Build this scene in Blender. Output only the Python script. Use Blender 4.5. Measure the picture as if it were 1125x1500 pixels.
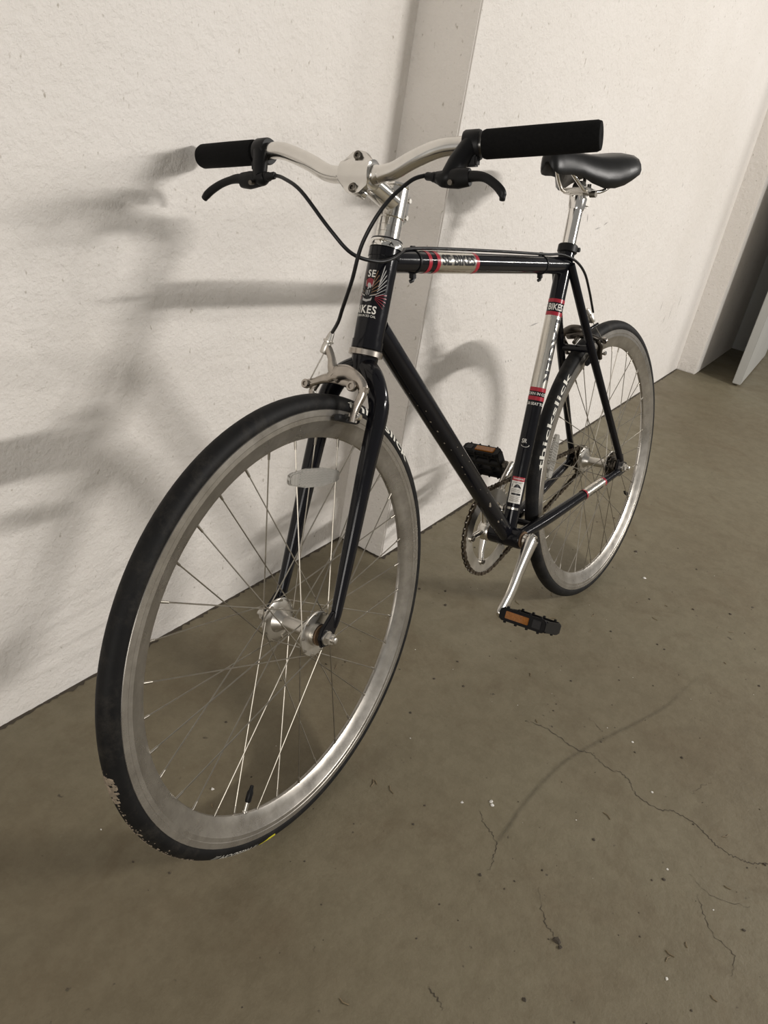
import bpy, bmesh, math, random
from mathutils import Vector, Matrix, Quaternion

for _o in list(bpy.data.objects):
    bpy.data.objects.remove(_o, do_unlink=True)
C = bpy.context.scene.collection
SC = bpy.context.scene
random.seed(7)
V = Vector
R_ = math.radians

# ------------------------------------------------------------------ camera
cam_d = bpy.data.cameras.new('camera')
cam_d.sensor_fit = 'VERTICAL'
cam_d.sensor_height = 36.0
cam_d.lens = 1110.84691 * 36.0 / 1500.0
cam_d.clip_start = 0.02
cam = bpy.data.objects.new('camera', cam_d)
C.objects.link(cam)
cam.matrix_world = (Matrix.Translation((-1.59422, -0.94254, 1.01025))
                    @ Matrix.Rotation(-1.05127, 4, 'Z') @ Matrix.Rotation(1.08144, 4, 'X')
                    @ Matrix.Rotation(0.1772, 4, 'Z'))
SC.camera = cam

# ------------------------------------------------------------------ world, lamps, exposure
w = bpy.data.worlds.new('world')
SC.world = w
w.use_nodes = True
bg = w.node_tree.nodes['Background']
bg.inputs[0].default_value = (1.0, 0.965, 0.91, 1)
bg.inputs[1].default_value = 0.25


def area(name, loc, target, sx, sy, power, color):
    d = bpy.data.lights.new(name, 'AREA')
    d.shape = 'RECTANGLE'
    d.size, d.size_y = sx, sy
    d.energy = power
    d.color = color
    o = bpy.data.objects.new(name, d)
    C.objects.link(o)
    z = (V(loc) - V(target)).normalized()
    x = V((1, 0, 0))
    x = (x - z * x.dot(z)).normalized()
    y = z.cross(x)
    m = Matrix((x, y, z)).transposed().to_4x4()
    m.translation = V(loc)
    o.matrix_world = m
    return o


area('ceiling_tube_lamp', (1.1, -4.5, 2.36), (-0.2, 0, 0.7), 1.0, 0.09, 130, (1.0, 0.96, 0.915))
area('ceiling_tube_lamp', (2.5, -4.4, 2.45), (0.3, -0.4, 0.3), 1.2, 0.10, 30, (1.0, 0.955, 0.91))
area('ceiling_tube_lamp', (4.6, -3.4, 2.5), (1.0, -0.6, 0.2), 1.2, 0.10, 55, (1.0, 0.96, 0.91))
area('left_fill_light', (-5.2, -2.3, 1.25), (0.0, -0.2, 1.0), 2.2, 1.8, 78, (1.0, 0.955, 0.90))  # soft fill added out of view on the left to brighten the wall step

SC.view_settings.view_transform = 'Standard'
SC.view_settings.look = 'None'
SC.view_settings.exposure = 0.0
SC.view_settings.gamma = 1.0
SC.view_settings.use_curve_mapping = False


# ------------------------------------------------------------------ materials
def new_mat(name):
    m = bpy.data.materials.new(name)
    m.use_nodes = True
    nt = m.node_tree
    return m, nt, nt.nodes['Principled BSDF']


def N(nt, typ, **kw):
    n = nt.nodes.new(typ)
    for k, v in kw.items():
        if k.startswith('i_'):
            n.inputs[k[2:].replace('_', ' ')].default_value = v
        else:
            setattr(n, k, v)
    return n


def ramp(nt, src, stops):
    r = nt.nodes.new('ShaderNodeValToRGB')
    e = r.color_ramp.elements
    while len(e) < len(stops):
        e.new(0.5)
    for el, (p, c) in zip(e, stops):
        el.position = p
        el.color = c if len(c) == 4 else (*c, 1)
    nt.links.new(src, r.inputs[0])
    return r.outputs[0]


def g(v):
    return (v, v, v, 1)


def mixc(nt, fac, a, b, blend='MIX'):
    n = nt.nodes.new('ShaderNodeMix')
    n.data_type = 'RGBA'
    n.blend_type = blend
    for sock, val in ((n.inputs[0], fac), (n.inputs[6], a), (n.inputs[7], b)):
        if hasattr(val, 'is_linked'):
            nt.links.new(val, sock)
        elif isinstance(val, (int, float)):
            sock.default_value = val
        else:
            sock.default_value = val if len(val) == 4 else (*val, 1)
    return n.outputs[2]


def noise(nt, scale, detail=4, rough=0.55, coord='Object', dist=0.0, stretch=None):
    tc = nt.nodes.new('ShaderNodeTexCoord')
    src = tc.outputs[coord]
    if stretch:
        mp = nt.nodes.new('ShaderNodeMapping')
        mp.inputs['Scale'].default_value = stretch
        nt.links.new(src, mp.inputs[0])
        src = mp.outputs[0]
    n = N(nt, 'ShaderNodeTexNoise', i_Scale=scale, i_Detail=detail, i_Roughness=rough, i_Distortion=dist)
    nt.links.new(src, n.inputs['Vector'])
    return n.outputs['Fac']


def bump(nt, b, height, strength, distance):
    n = N(nt, 'ShaderNodeBump', i_Strength=strength, i_Distance=distance)
    nt.links.new(height, n.inputs['Height'])
    prev = b.inputs['Normal']
    if prev.is_linked:
        nt.links.new(prev.links[0].from_socket, n.inputs['Normal'])
    nt.links.new(n.outputs[0], prev)


def plain(name, col, rough=0.5, metal=0.0, vary=0.12, scale=60, coat=0.0, bmp=0.0, spec=0.5):
    m, nt, b = new_mat(name)
    f = noise(nt, scale, 3)
    c = ramp(nt, f, [(0.3, tuple(x * (1 - vary) for x in col)), (0.7, tuple(min(1, x * (1 + vary)) for x in col))])
    nt.links.new(c, b.inputs['Base Color'])
    b.inputs['Roughness'].default_value = rough
    b.inputs['Metallic'].default_value = metal
    b.inputs['Coat Weight'].default_value = coat
    b.inputs['Specular IOR Level'].default_value = spec
    b.inputs['Coat Roughness'].default_value = 0.06
    if bmp:
        bump(nt, b, f, bmp, 0.001)
    return m


def mat_wall():
    m, nt, b = new_mat('painted_concrete')
    big = noise(nt, 1.3, 4, 0.6)
    c = ramp(nt, big, [(0.3, (0.765, 0.725, 0.675)), (0.7, (0.835, 0.80, 0.76))])
    pits = noise(nt, 95, 3, 0.5, stretch=(1.0, 1.0, 0.6))
    pm = ramp(nt, pits, [(0.26, g(0.85)), (0.33, g(0))])
    c = mixc(nt, pm, c, (0.45, 0.41, 0.35))
    sc = noise(nt, 14, 5, 0.7, stretch=(1.6, 1.0, 0.45), dist=0.4)
    sm = ramp(nt, sc, [(0.68, g(0)), (0.76, g(0.4))])
    c = mixc(nt, sm, c, (0.50, 0.46, 0.40))
    nt.links.new(c, b.inputs['Base Color'])
    b.inputs['Roughness'].default_value = 0.62
    b.inputs['Specular IOR Level'].default_value = 0.3
    h = noise(nt, 26, 8, 0.68)
    bump(nt, b, h, 0.8, 0.008)
    h2 = noise(nt, 130, 4, 0.6)
    bump(nt, b, h2, 0.6, 0.0022)
    bump(nt, b, pm, -0.8, 0.003)
    bump(nt, b, ramp(nt, noise(nt, 70, 5, 0.65), [(0.45, g(0)), (0.62, g(1))]), 0.3, 0.0015)
    return m


def mat_floor():
    m, nt, b = new_mat('worn_floor_coating')
    big = noise(nt, 1.1, 6, 0.62)
    c = ramp(nt, big, [(0.28, (0.142, 0.115, 0.072)), (0.5, (0.174, 0.149, 0.098)), (0.72, (0.194, 0.172, 0.116))])
    mid = noise(nt, 7, 6, 0.7, dist=0.6)
    mm = ramp(nt, mid, [(0.5, g(0)), (0.72, g(0.55))])
    c = mixc(nt, mm, c, (0.130, 0.100, 0.060))
    fine = noise(nt, 22, 9, 0.82)
    fm = ramp(nt, fine, [(0.42, (0.82, 0.80, 0.76)), (0.58, (1.12, 1.12, 1.12))])
    c = mixc(nt, 0.5, c, fm, 'MULTIPLY')
    sp = noise(nt, 55, 3, 0.5)
    sm = ramp(nt, sp, [(0.24, g(0.8)), (0.29, g(0))])
    c = mixc(nt, sm, c, (0.05, 0.04, 0.028))
    sp2 = noise(nt, 34, 6, 0.75)
    s2 = ramp(nt, sp2, [(0.68, g(0)), (0.74, g(0.45))])
    c = mixc(nt, s2, c, (0.26, 0.235, 0.185))
    nt.links.new(c, b.inputs['Base Color'])
    rr = ramp(nt, mid, [(0.3, g(0.42)), (0.7, g(0.66))])
    nt.links.new(rr, b.inputs['Roughness'])
    b.inputs['Specular IOR Level'].default_value = 0.35
    bump(nt, b, noise(nt, 40, 7, 0.7), 0.45, 0.004)
    bump(nt, b, noise(nt, 3, 4, 0.6), 0.2, 0.01)
    return m


def mat_paint_black():
    m, nt, b = new_mat('gloss_black_paint')
    f = noise(nt, 9, 4)
    c = ramp(nt, f, [(0.3, (0.0035, 0.0035, 0.005)), (0.7, (0.007, 0.007, 0.0095))])
    nt.links.new(c, b.inputs['Base Color'])
    r = ramp(nt, noise(nt, 22, 5, 0.7), [(0.35, g(0.10)), (0.75, g(0.24))])
    nt.links.new(r, b.inputs['Roughness'])
    b.inputs['Specular IOR Level'].default_value = 0.30
    return m


def mat_tyre():
    m, nt, b = new_mat('tyre_rubber')
    f = noise(nt, 18, 5, 0.7)
    c = ramp(nt, f, [(0.3, (0.004, 0.004, 0.0045)), (0.7, (0.010, 0.0097, 0.0095))])
    dust = noise(nt, 26, 7, 0.78)
    dm = ramp(nt, dust, [(0.50, g(0)), (0.70, g(0.34))])
    c = mixc(nt, dm, c, (0.060, 0.053, 0.043))
    nt.links.new(c, b.inputs['Base Color'])
    b.inputs['Roughness'].default_value = 0.62
    b.inputs['Specular IOR Level'].default_value = 0.19
    bump(nt, b, noise(nt, 160, 3), 0.15, 0.0006)
    return m


def mat_rim():
    m, nt, b = new_mat('oxidised_alloy_rim')
    f = noise(nt, 30, 6, 0.7)
    c = ramp(nt, f, [(0.3, (0.30, 0.28, 0.25)), (0.72, (0.46, 0.435, 0.395))])
    nt.links.new(c, b.inputs['Base Color'])
    b.inputs['Metallic'].default_value = 0.85
    r = ramp(nt, noise(nt, 12, 5, 0.7), [(0.3, g(0.22)), (0.7, g(0.38))])
    nt.links.new(r, b.inputs['Roughness'])
    return m


M_ = {}
M_['wall'] = mat_wall()
M_['floor'] = mat_floor()
M_['paint'] = mat_paint_black()
M_['tyre'] = mat_tyre()
M_['rim'] = mat_rim()
M_['chrome'] = plain('polished_chrome', (0.80, 0.78, 0.745), 0.11, 1.0, 0.04)
M_['stemalloy'] = plain('polished_stem_alloy', (0.74, 0.72, 0.68), 0.17, 1.0, 0.05, 45)
M_['alloy'] = plain('polished_alloy', (0.70, 0.675, 0.63), 0.22, 1.0, 0.06, 40)
M_['satin'] = plain('satin_alloy', (0.60, 0.575, 0.53), 0.36, 1.0, 0.10, 50)
M_['baralloy'] = plain('handlebar_alloy', (0.72, 0.70, 0.665), 0.2, 1.0, 0.05, 50)
M_['dullalloy'] = plain('tarnished_alloy', (0.46, 0.42, 0.375), 0.27, 1.0, 0.15, 60)
M_['darkalloy'] = plain('dark_alloy', (0.12, 0.108, 0.095), 0.36, 1.0, 0.2, 70)  # darker alloy tone used on the rear caliper
M_['steel'] = plain('spoke_steel', (0.36, 0.335, 0.29), 0.36, 1.0, 0.12)
M_['bolt'] = plain('dark_bolt_steel', (0.16, 0.145, 0.125), 0.38, 1.0, 0.2, 90)
M_['rust'] = plain('greasy_chain_steel', (0.085, 0.066, 0.046), 0.48, 0.75, 0.35, 220)
M_['brass'] = plain('rusty_seal', (0.20, 0.13, 0.08), 0.5, 0.6, 0.25, 90)
M_['foam'] = plain('black_foam', (0.006, 0.006, 0.006), 0.95, 0, 0.2, 300, bmp=0.3, spec=0.15)
M_['plastic'] = plain('black_plastic', (0.007, 0.007, 0.0075), 0.42, 0, 0.2, 70, spec=0.2)
M_['leather'] = plain('black_saddle_vinyl', (0.008, 0.008, 0.008), 0.36, 0, 0.15, 120, bmp=0.12, spec=0.27)
M_['rubber'] = plain('cable_housing_black', (0.006, 0.006, 0.007), 0.38, 0, 0.15, 60, spec=0.35)
M_['pad'] = plain('brake_pad_rubber', (0.012, 0.012, 0.013), 0.7, 0, 0.2, 60)
M_['amber'] = plain('amber_reflector', (0.27, 0.092, 0.006), 0.22, 0, 0.22, 260, coat=0.6)
M_['red'] = plain('red_print', (0.34, 0.012, 0.028), 0.28, 0, 0.08, 60)
M_['white'] = plain('white_print', (0.72, 0.70, 0.65), 0.4, 0, 0.06, 60)
M_['deepred'] = plain('dark_red_print', (0.22, 0.008, 0.02), 0.3, 0, 0.1, 60)
M_['greywhite'] = plain('silver_print', (0.42, 0.41, 0.40), 0.35, 0, 0.1, 60)
M_['tyrewhite'] = plain('tyre_lettering_white', (0.66, 0.64, 0.57), 0.6, 0, 0.2, 70)
M_['black'] = plain('black_print', (0.008, 0.008, 0.010), 0.35, 0, 0.1, 60)
M_['mirror'] = plain('chrome_foil', (0.66, 0.63, 0.57), 0.24, 1.0, 0.05, 50)
M_['yellow'] = plain('yellow_print', (0.62, 0.56, 0.03), 0.5, 0, 0.1, 60)
M_['gold'] = plain('bronze_print', (0.16, 0.085, 0.035), 0.4, 0, 0.1, 60)
M_['chip'] = plain('bare_primer', (0.24, 0.21, 0.165), 0.6, 0, 0.25, 200)
M_['mud'] = plain('dried_mud', (0.23, 0.185, 0.135), 0.9, 0, 0.35, 160, bmp=0.6)
M_['doorpaint'] = plain('grey_door_paint', (0.42, 0.42, 0.40), 0.4, 0, 0.04, 6)
M_['dark'] = plain('dark_wall_end', (0.03, 0.028, 0.026), 0.7, 0, 0.1, 6)  # near-black base colour for the wall end
M_['scuff'] = plain('grey_scuff', (0.44, 0.42, 0.40), 0.7, 0, 0.2, 90)
M_['straw'] = plain('dry_straw', (0.20, 0.15, 0.085), 0.7, 0, 0.3, 90)
M_['crack'] = plain('crack_dark', (0.06, 0.048, 0.034), 0.9, 0, 0.2, 40)


def mat_reflector():
    m, nt, b = new_mat('clear_prism_reflector')
    tc = nt.nodes.new('ShaderNodeTexCoord')
    wv = N(nt, 'ShaderNodeTexWave', i_Scale=180.0, i_Distortion=0.6)
    nt.links.new(tc.outputs['Object'], wv.inputs[0])
    c = ramp(nt, wv.outputs['Fac'], [(0.3, (0.33, 0.31, 0.27)), (0.7, (0.80, 0.78, 0.73))])
    nt.links.new(c, b.inputs['Base Color'])
    b.inputs['Roughness'].default_value = 0.12
    b.inputs['Transmission Weight'].default_value = 0.45
    b.inputs['IOR'].default_value = 1.49
    b.inputs['Coat Weight'].default_value = 0.5
    bump(nt, b, wv.outputs['Fac'], 0.5, 0.001)
    return m


M_['clear'] = mat_reflector()


def mat_skid():
    m, nt, b = new_mat('rubber_skid')
    uv = nt.nodes.new('ShaderNodeTexCoord')
    sx = nt.nodes.new('ShaderNodeSeparateXYZ')
    nt.links.new(uv.outputs['UV'], sx.inputs[0])
    a = ramp(nt, sx.outputs[1], [(0.0, g(0)), (0.5, g(0.30)), (1.0, g(0))])
    e = ramp(nt, sx.outputs[0], [(0.0, g(0)), (0.12, g(1)), (0.8, g(0.8)), (1.0, g(0))])
    n = ramp(nt, noise(nt, 60, 5, 0.7), [(0.3, g(0.35)), (0.7, g(1))])
    c = mixc(nt, 1.0, a, e, 'MULTIPLY')
    c = mixc(nt, 1.0, c, n, 'MULTIPLY')
    nt.links.new(c, b.inputs['Alpha'])
    b.inputs['Base Color'].default_value = (0.03, 0.025, 0.018, 1)
    b.inputs['Roughness'].default_value = 0.7
    return m


M_['skid'] = mat_skid()


# ------------------------------------------------------------------ mesh builder
class MB:
    def __init__(s):
        s.v, s.f = [], []

    def add(s, vs, fs):
        o = len(s.v)
        s.v += [V(p) for p in vs]
        s.f += [tuple(i + o for i in f) for f in fs]
        return s

    def rings(s, rings, cap=True, closed=False):
        n = len(rings[0])
        vs = [p for r in rings for p in r]
        fs = []
        m = len(rings)
        for i in range(m if closed else m - 1):
            a, b = i * n, ((i + 1) % m) * n
            for j in range(n):
                k = (j + 1) % n
                fs.append((a + j, a + k, b + k, b + j))
        if cap and not closed:
            fs.append(tuple(reversed(range(n))))
            fs.append(tuple((m - 1) * n + j for j in range(n)))
        return s.add(vs, fs)

    def tube(s, path, rad, n=16, cap=True, squash=None, up=None):
        """sweep a circle (or an ellipse: squash=(a,b) with up as the b direction) along a path"""
        path = [V(p) for p in path]
        m = len(path)
        rad = rad if isinstance(rad, (list, tuple)) else [rad] * m
        rings = []
        prev = None
        for i, p in enumerate(path):
            d = (path[min(i + 1, m - 1)] - path[max(i - 1, 0)]).normalized()
            if up is not None:
                e1 = V(up) - d * V(up).dot(d)
                e1.normalize()
            elif prev is None:
                a = V((0, 0, 1)) if abs(d.z) < 0.9 else V((1, 0, 0))
                e1 = (a - d * a.dot(d)).normalized()
            else:
                e1 = (prev - d * prev.dot(d)).normalized()
            prev = e1
            e2 = d.cross(e1)
            q1, q2 = (1, 1)
            if squash:
                q1, q2 = squash[i] if isinstance(squash, list) else squash
            rings.append([p + (e1 * math.cos(t) * q1 + e2 * math.sin(t) * q2) * rad[i]
                          for t in [2 * math.pi * j / n for j in range(n)]])
        return s.rings(rings, cap)

    def lathe(s, prof, c, ax, n=32, closed=False):
        """prof: list of (radius, position along axis)"""
        ax = V(ax).normalized()
        a = V((0, 0, 1)) if abs(ax.z) < 0.9 else V((1, 0, 0))
        e1 = (a - ax * a.dot(ax)).normalized()
        e2 = ax.cross(e1)
        rings = [[V(c) + ax * h + (e1 * math.cos(t) + e2 * math.sin(t)) * r
                  for t in [2 * math.pi * j / n for j in range(n)]] for r, h in prof]
        return s.rings(rings, not closed, closed)

    def cyl(s, a, b, r, n=16, r2=None):
        return s.tube([a, b], [r, r if r2 is None else r2], n)

    def box(s, c, ax, half, bev=0.0):
        ax = [V(a).normalized() for a in ax]
        c = V(c)
        bm = bmesh.new()
        bmesh.ops.create_cube(bm, size=2)
        for v in bm.verts:
            v.co = V([v.co[i] * half[i] for i in range(3)])
        if bev:
            bmesh.ops.bevel(bm, geom=bm.edges[:], offset=bev, segments=2, affect='EDGES')
        bm.verts.index_update()
        vs = [c + ax[0] * v.co.x + ax[1] * v.co.y + ax[2] * v.co.z for v in bm.verts]
        fs = [tuple(v.index for v in f.verts) for f in bm.faces]
        bm.free()
        return s.add(vs, fs)

    def prism(s, pts, c, ex, ey, th, bev=0.0):
        """extruded outline: pts in the (ex, ey) plane, centred thickness th"""
        ex, ey = V(ex).normalized(), V(ey).normalized()
        ez = ex.cross(ey)
        bm = bmesh.new()
        vs = [bm.verts.new((x, y, -th / 2)) for x, y in pts]
        f = bm.faces.new(vs)
        r = bmesh.ops.extrude_face_region(bm, geom=[f])
        for v in [e for e in r['geom'] if isinstance(e, bmesh.types.BMVert)]:
            v.co.z += th
        bmesh.ops.recalc_face_normals(bm, faces=bm.faces[:])
        if bev:
            ed = [e for e in bm.edges if abs(e.verts[0].co.z - e.verts[1].co.z) < 1e-6]
            bmesh.ops.bevel(bm, geom=ed, offset=bev, segments=2, affect='EDGES')
        bm.verts.index_update()
        o = [V(c) + ex * v.co.x + ey * v.co.y + ez * v.co.z for v in bm.verts]
        fs = [tuple(v.index for v in q.verts) for q in bm.faces]
        bm.free()
        return s.add(o, fs)

    def map(s, fn):
        s.v = [V(fn(p)) for p in s.v]
        return s


def smoothpath(pts, k=6):
    pts = [V(p) for p in pts]
    out = []
    n = len(pts)
    for i in range(n - 1):
        p0, p1, p2, p3 = pts[max(i - 1, 0)], pts[i], pts[i + 1], pts[min(i + 2, n - 1)]
        for j in range(k):
            t = j / k
            out.append(0.5 * ((2 * p1) + (p2 - p0) * t + (2 * p0 - 5 * p1 + 4 * p2 - p3) * t * t
                              + (3 * p1 - p0 - 3 * p2 + p3) * t ** 3))
    out.append(pts[-1])
    return out


def lerps(vals, k=6):
    o = []
    for a, b in zip(vals, vals[1:]):
        o += [a + (b - a) * j / k for j in range(k)]
    return o + [vals[-1]]


def mesh_of(name, mb, mat, sharp=38, recalc=True):
    me = bpy.data.meshes.new(name)
    me.from_pydata([tuple(p) for p in mb.v], [], mb.f)
    if recalc:
        bm = bmesh.new()
        bm.from_mesh(me)
        bmesh.ops.recalc_face_normals(bm, faces=bm.faces[:])
        bm.to_mesh(me)
        bm.free()
    for p in me.polygons:
        p.use_smooth = True
    me.set_sharp_from_angle(angle=R_(sharp))
    for m in (mat if isinstance(mat, (list, tuple)) else [mat]):
        me.materials.append(m)
    return me


def link(name, me, parent=None, **props):
    o = bpy.data.objects.new(name, me)
    C.objects.link(o)
    if parent is not None:
        o.parent = parent
    for k, v in props.items():
        o[k] = v
    return o


# ------------------------------------------------------------------ setting
XS, S1, X2, S2 = -0.15703, 0.1351, 2.67427, 0.10034


def structure(name, mb, mat, parent=None, sharp=30, label=None):
    o = link(name, mesh_of(name, mb, mat, sharp), parent)
    if parent is None:
        o['kind'] = 'structure'
    if label:
        o['label'] = label
    return o


H = 3.0
floor = structure('floor', MB().box((2.0, -2.8, -0.05), ((1, 0, 0), (0, 1, 0), (0, 0, 1)), (6.0, 3.6, 0.05)), M_['floor'],
                  label='worn olive grey concrete floor with cracks and a curved skid mark')


def wallbox(x0, x1, y0, y1, bev=0.0, nx=1):
    return MB().box(((x0 + x1) / 2, (y0 + y1) / 2, H / 2), ((1, 0, 0), (0, 1, 0), (0, 0, 1)),
                    ((x1 - x0) / 2, (y1 - y0) / 2, H / 2), bev)


def rough_corner(mb, x, y, amp=0.0022):
    return mb


wl = structure('wall_left', wallbox(-4, XS + 0.02, 0, 0.3), M_['wall'],
               label='white painted rough wall behind the front wheel')
wr = structure('wall_right', wallbox(XS, X2 + 0.02, -S1, 0.3, 0.003), M_['wall'],
               label='white painted wall section standing proud behind the saddle and rear wheel')
wf = structure('wall_far', wallbox(X2, 3.62, -S1 - S2, 0.3, 0.004), M_['wall'],
               label='narrow white wall pier in front of the open door')
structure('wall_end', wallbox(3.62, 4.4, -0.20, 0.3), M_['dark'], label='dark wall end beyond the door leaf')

# open door leaf folded back against the far pier
dl = MB().box((3.17, -0.428, 1.03), ((1, 0.035, 0), (-0.035, 1, 0), (0, 0, 1)), (0.47, 0.021, 1.02), 0.003)
door = structure('door_1', dl, M_['doorpaint'], label='grey door leaf folded back open at the far right')
for k, z in enumerate((0.3, 1.7)):
    hm = MB().cyl((3.64, -0.385, z - 0.05), (3.64, -0.385, z + 0.05), 0.008, 10)
    link('hinge', mesh_of('hinge', hm, M_['satin']), door)
jm = MB().box((3.66, -0.30, 1.05), ((1, 0, 0), (0, 1, 0), (0, 0, 1)), (0.03, 0.075, 1.05), 0.002)
structure('trim_1', jm, M_['doorpaint'], label='grey door jamb behind the open door leaf')


# ------- floor cracks, skid mark and grit
def ribbon(name, pts, widths, mat, z, parent, uv=False, jit=0.0, k=6):
    path = smoothpath([V((x, y, z)) for x, y in pts], k)
    wd = lerps(widths, k)
    rnd = random.Random(len(pts) * 31 + int(1000 * abs(pts[0][0])))
    vs, fs = [], []
    m = len(path)
    for i, p in enumerate(path):
        d = (path[min(i + 1, m - 1)] - path[max(i - 1, 0)]).normalized()
        n = V((-d.y, d.x, 0))
        off = n * rnd.uniform(-jit, jit)
        ww = wd[i] * (1 if not jit else rnd.uniform(0.3, 1.5))
        vs += [p + off + n * ww / 2, p + off - n * ww / 2]
        if i:
            a = 2 * i
            fs.append((a - 2, a - 1, a + 1, a))
    me = bpy.data.meshes.new(name)
    me.from_pydata([tuple(v) for v in vs], [], fs)
    me.materials.append(mat)
    if uv:
        ul = me.uv_layers.new(name='UVMap')
        for lp in me.loops:
            vi = lp.vertex_index
            ul.data[lp.index].uv = ((vi // 2) / (m - 1), vi % 2)
    return link(name, me, parent)



CRACKS = [([(-0.429, -0.674), (-0.418, -0.711), (-0.424, -0.745), (-0.429, -0.782), (-0.42, -0.807), (-0.432, -0.845), (-0.426, -0.873), (-0.441, -0.894), (-0.46, -0.913), (-0.46, -0.951), (-0.446, -0.978), (-0.447, -1.015), (-0.461, -1.041), (-0.47, -1.061), (-0.47, -1.089), (-0.463, -1.11), (-0.44, -1.15), (-0.42, -1.24)], 0.0026),
          ([(-0.684, -0.705), (-0.705, -0.727), (-0.719, -0.754), (-0.754, -0.768), (-0.778, -0.771)], 0.0018),
          ([(-0.327, -0.764), (-0.341, -0.798), (-0.348, -0.801)], 0.0016),
          ([(-0.589, -1.052), (-0.614, -1.066), (-0.644, -1.089), (-0.657, -1.122), (-0.693, -1.125)], 0.0018),
          ([(-0.382, -0.992), (-0.350, -0.998), (-0.322, -1.012)], 0.0012),
          ([(-0.75, -0.847), (-0.789, -0.87), (-0.804, -0.888), (-0.812, -0.907)], 0.0018),
          ([(-0.559, -1.031), (-0.575, -1.068), (-0.554, -1.127)], 0.0014),
          ([(-0.988, -0.791), (-0.994, -0.807), (-1.002, -0.821)], 0.0028)]
for i, (pts, wd_) in enumerate(CRACKS):
    n_ = len(pts)
    ribbon('crack', pts, [0.6 * wd_ * (0.35 if j in (0, n_ - 1) else 1.0) for j in range(n_)], M_['crack'], 0.0004 + 0.00002 * i, floor, jit=0.0026, k=9)
ribbon('skid_mark', [(-0.730, -0.757), (-0.706, -0.759), (-0.652, -0.759), (-0.6, -0.76), (-0.538, -0.766), (-0.479, -0.775), (-0.411, -0.796), (-0.334, -0.824), (-0.253, -0.855), (-0.173, -0.882), (-0.091, -0.897), (0.012, -0.917)],
       [0.012] * 12, M_['skid'], 0.0007, floor, uv=True)
# ragged dark joint line along the foot of the walls
for nm, p0, p1 in (('floor_joint', (-3.5, -0.0025), (XS, -0.0025)), ('floor_joint', (XS, -S1 - 0.0025), (X2, -S1 - 0.0025)), ('floor_joint', (XS - 0.002, -0.002), (XS - 0.002, -S1))):
    n_ = max(6, int(math.hypot(p1[0] - p0[0], p1[1] - p0[1]) / 0.03))
    ribbon(nm, [(p0[0] + (p1[0] - p0[0]) * j / n_, p0[1] + (p1[1] - p0[1]) * j / n_) for j in range(n_ + 1)], [0.009] * (n_ + 1), M_['crack'], 0.0005, floor, jit=0.003, k=4)
# pencil-thin scuffs on the proud wall section
SC_ = [(2.102, 0.334, 2.102, 0.41), (1.893, 0.399, 1.898, 0.45), (2.212, 0.38, 2.215, 0.443), (2.014, 0.333, 2.027, 0.369), (0.689, 0.797, 0.675, 0.822), (0.769, 0.776, 0.819, 0.78), (0.839, 0.786, 0.875, 0.795), (1.61, 0.92, 1.612, 0.903), (0.445, 0.522, 0.515, 0.525), (0.334, 0.44, 0.342, 0.433), (0.351, 0.439, 0.36, 0.432), (0.37, 0.438, 0.378, 0.431)]
for x0, z0, x1, z1 in SC_:
    d_ = V((x1 - x0, 0, z1 - z0))
    n_ = V((-d_.z, 0, d_.x)).normalized() * 0.0024
    me = bpy.data.meshes.new('scuff_mark')
    a_, b_, c_ = V((x0, -S1 - 0.0004, z0)), V((x1, -S1 - 0.0004, z1)), V((x0 + d_.x * 0.45, -S1 - 0.0004, z0 + d_.z * 0.5))
    me.from_pydata([tuple(q) for q in (a_, c_ - n_, b_, c_ + n_)], [], [(0, 1, 2, 3)])
    me.materials.append(M_['scuff'])
    link('scuff_mark', me, wr)
# loose grit, flakes and bits of straw lying about
rnd = random.Random(5)
gm, wm, sm_ = MB(), MB(), MB()


def crumb(mb, x, y, r):
    n = 6
    ring = [V((x + r * rnd.uniform(0.6, 1.3) * math.cos(t), y + r * rnd.uniform(0.6, 1.3) * math.sin(t), 0.0002)) for t in [2 * math.pi * j / n for j in range(n)]]
    mid = [V((x + (p.x - x) * 0.6, y + (p.y - y) * 0.6, r * rnd.uniform(0.4, 0.8))) for p in ring]
    mb.rings([ring, mid])


for x, y, r in ((-0.354, -0.873, 0.0022), (-0.793, -0.765, 0.003), (0.323, -0.913, 0.004), (0.444, -0.619, 0.0055), (-0.813, -0.902, 0.006), (-0.819, -0.910, 0.004), (-0.3, -0.95, 0.003), (-0.92, -0.9, 0.003), (-0.6, -1.0, 0.003), (-0.45, -1.13, 0.003), (0.0, -0.7, 0.003), (-0.2, -0.28, 0.0045), (-0.16, -0.33, 0.004), (-0.21, -0.36, 0.004), (0.55, -0.53, 0.004), (0.6, -0.5, 0.003)):
    crumb(gm, x, y, r)
for i in range(230):
    crumb(gm, rnd.uniform(-1.2, 0.6), rnd.uniform(-1.25, -0.25), abs(rnd.gauss(0, 0.0011)) + 0.0006)
for x, y, r in ((-0.655, -0.713, 0.0045), (-0.660, -0.718, 0.003), (-0.691, -0.675, 0.003), (0.316, -0.685, 0.0045), (-0.43, -0.93, 0.003), (-0.33, -0.86, 0.0025), (-0.76, -1.05, 0.0025), (-0.95, -0.35, 0.003)):
    crumb(wm, x, y, r)
for i in range(60):
    crumb(wm, rnd.uniform(-1.2, 0.6), rnd.uniform(-1.25, -0.25), abs(rnd.gauss(0, 0.0006)) + 0.0004)
for i in range(34):
    x, y, a, l = rnd.uniform(-1.15, 0.3), rnd.uniform(-1.2, -0.3), rnd.uniform(0, 6.28), rnd.uniform(0.003, 0.009)
    sm_.tube([V((x, y, 0.0008)), V((x + l * math.cos(a), y + l * math.sin(a), 0.0012)), V((x + 2 * l * math.cos(a + 0.3), y + 2 * l * math.sin(a + 0.3), 0.0008))], 0.0007, 5)
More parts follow.
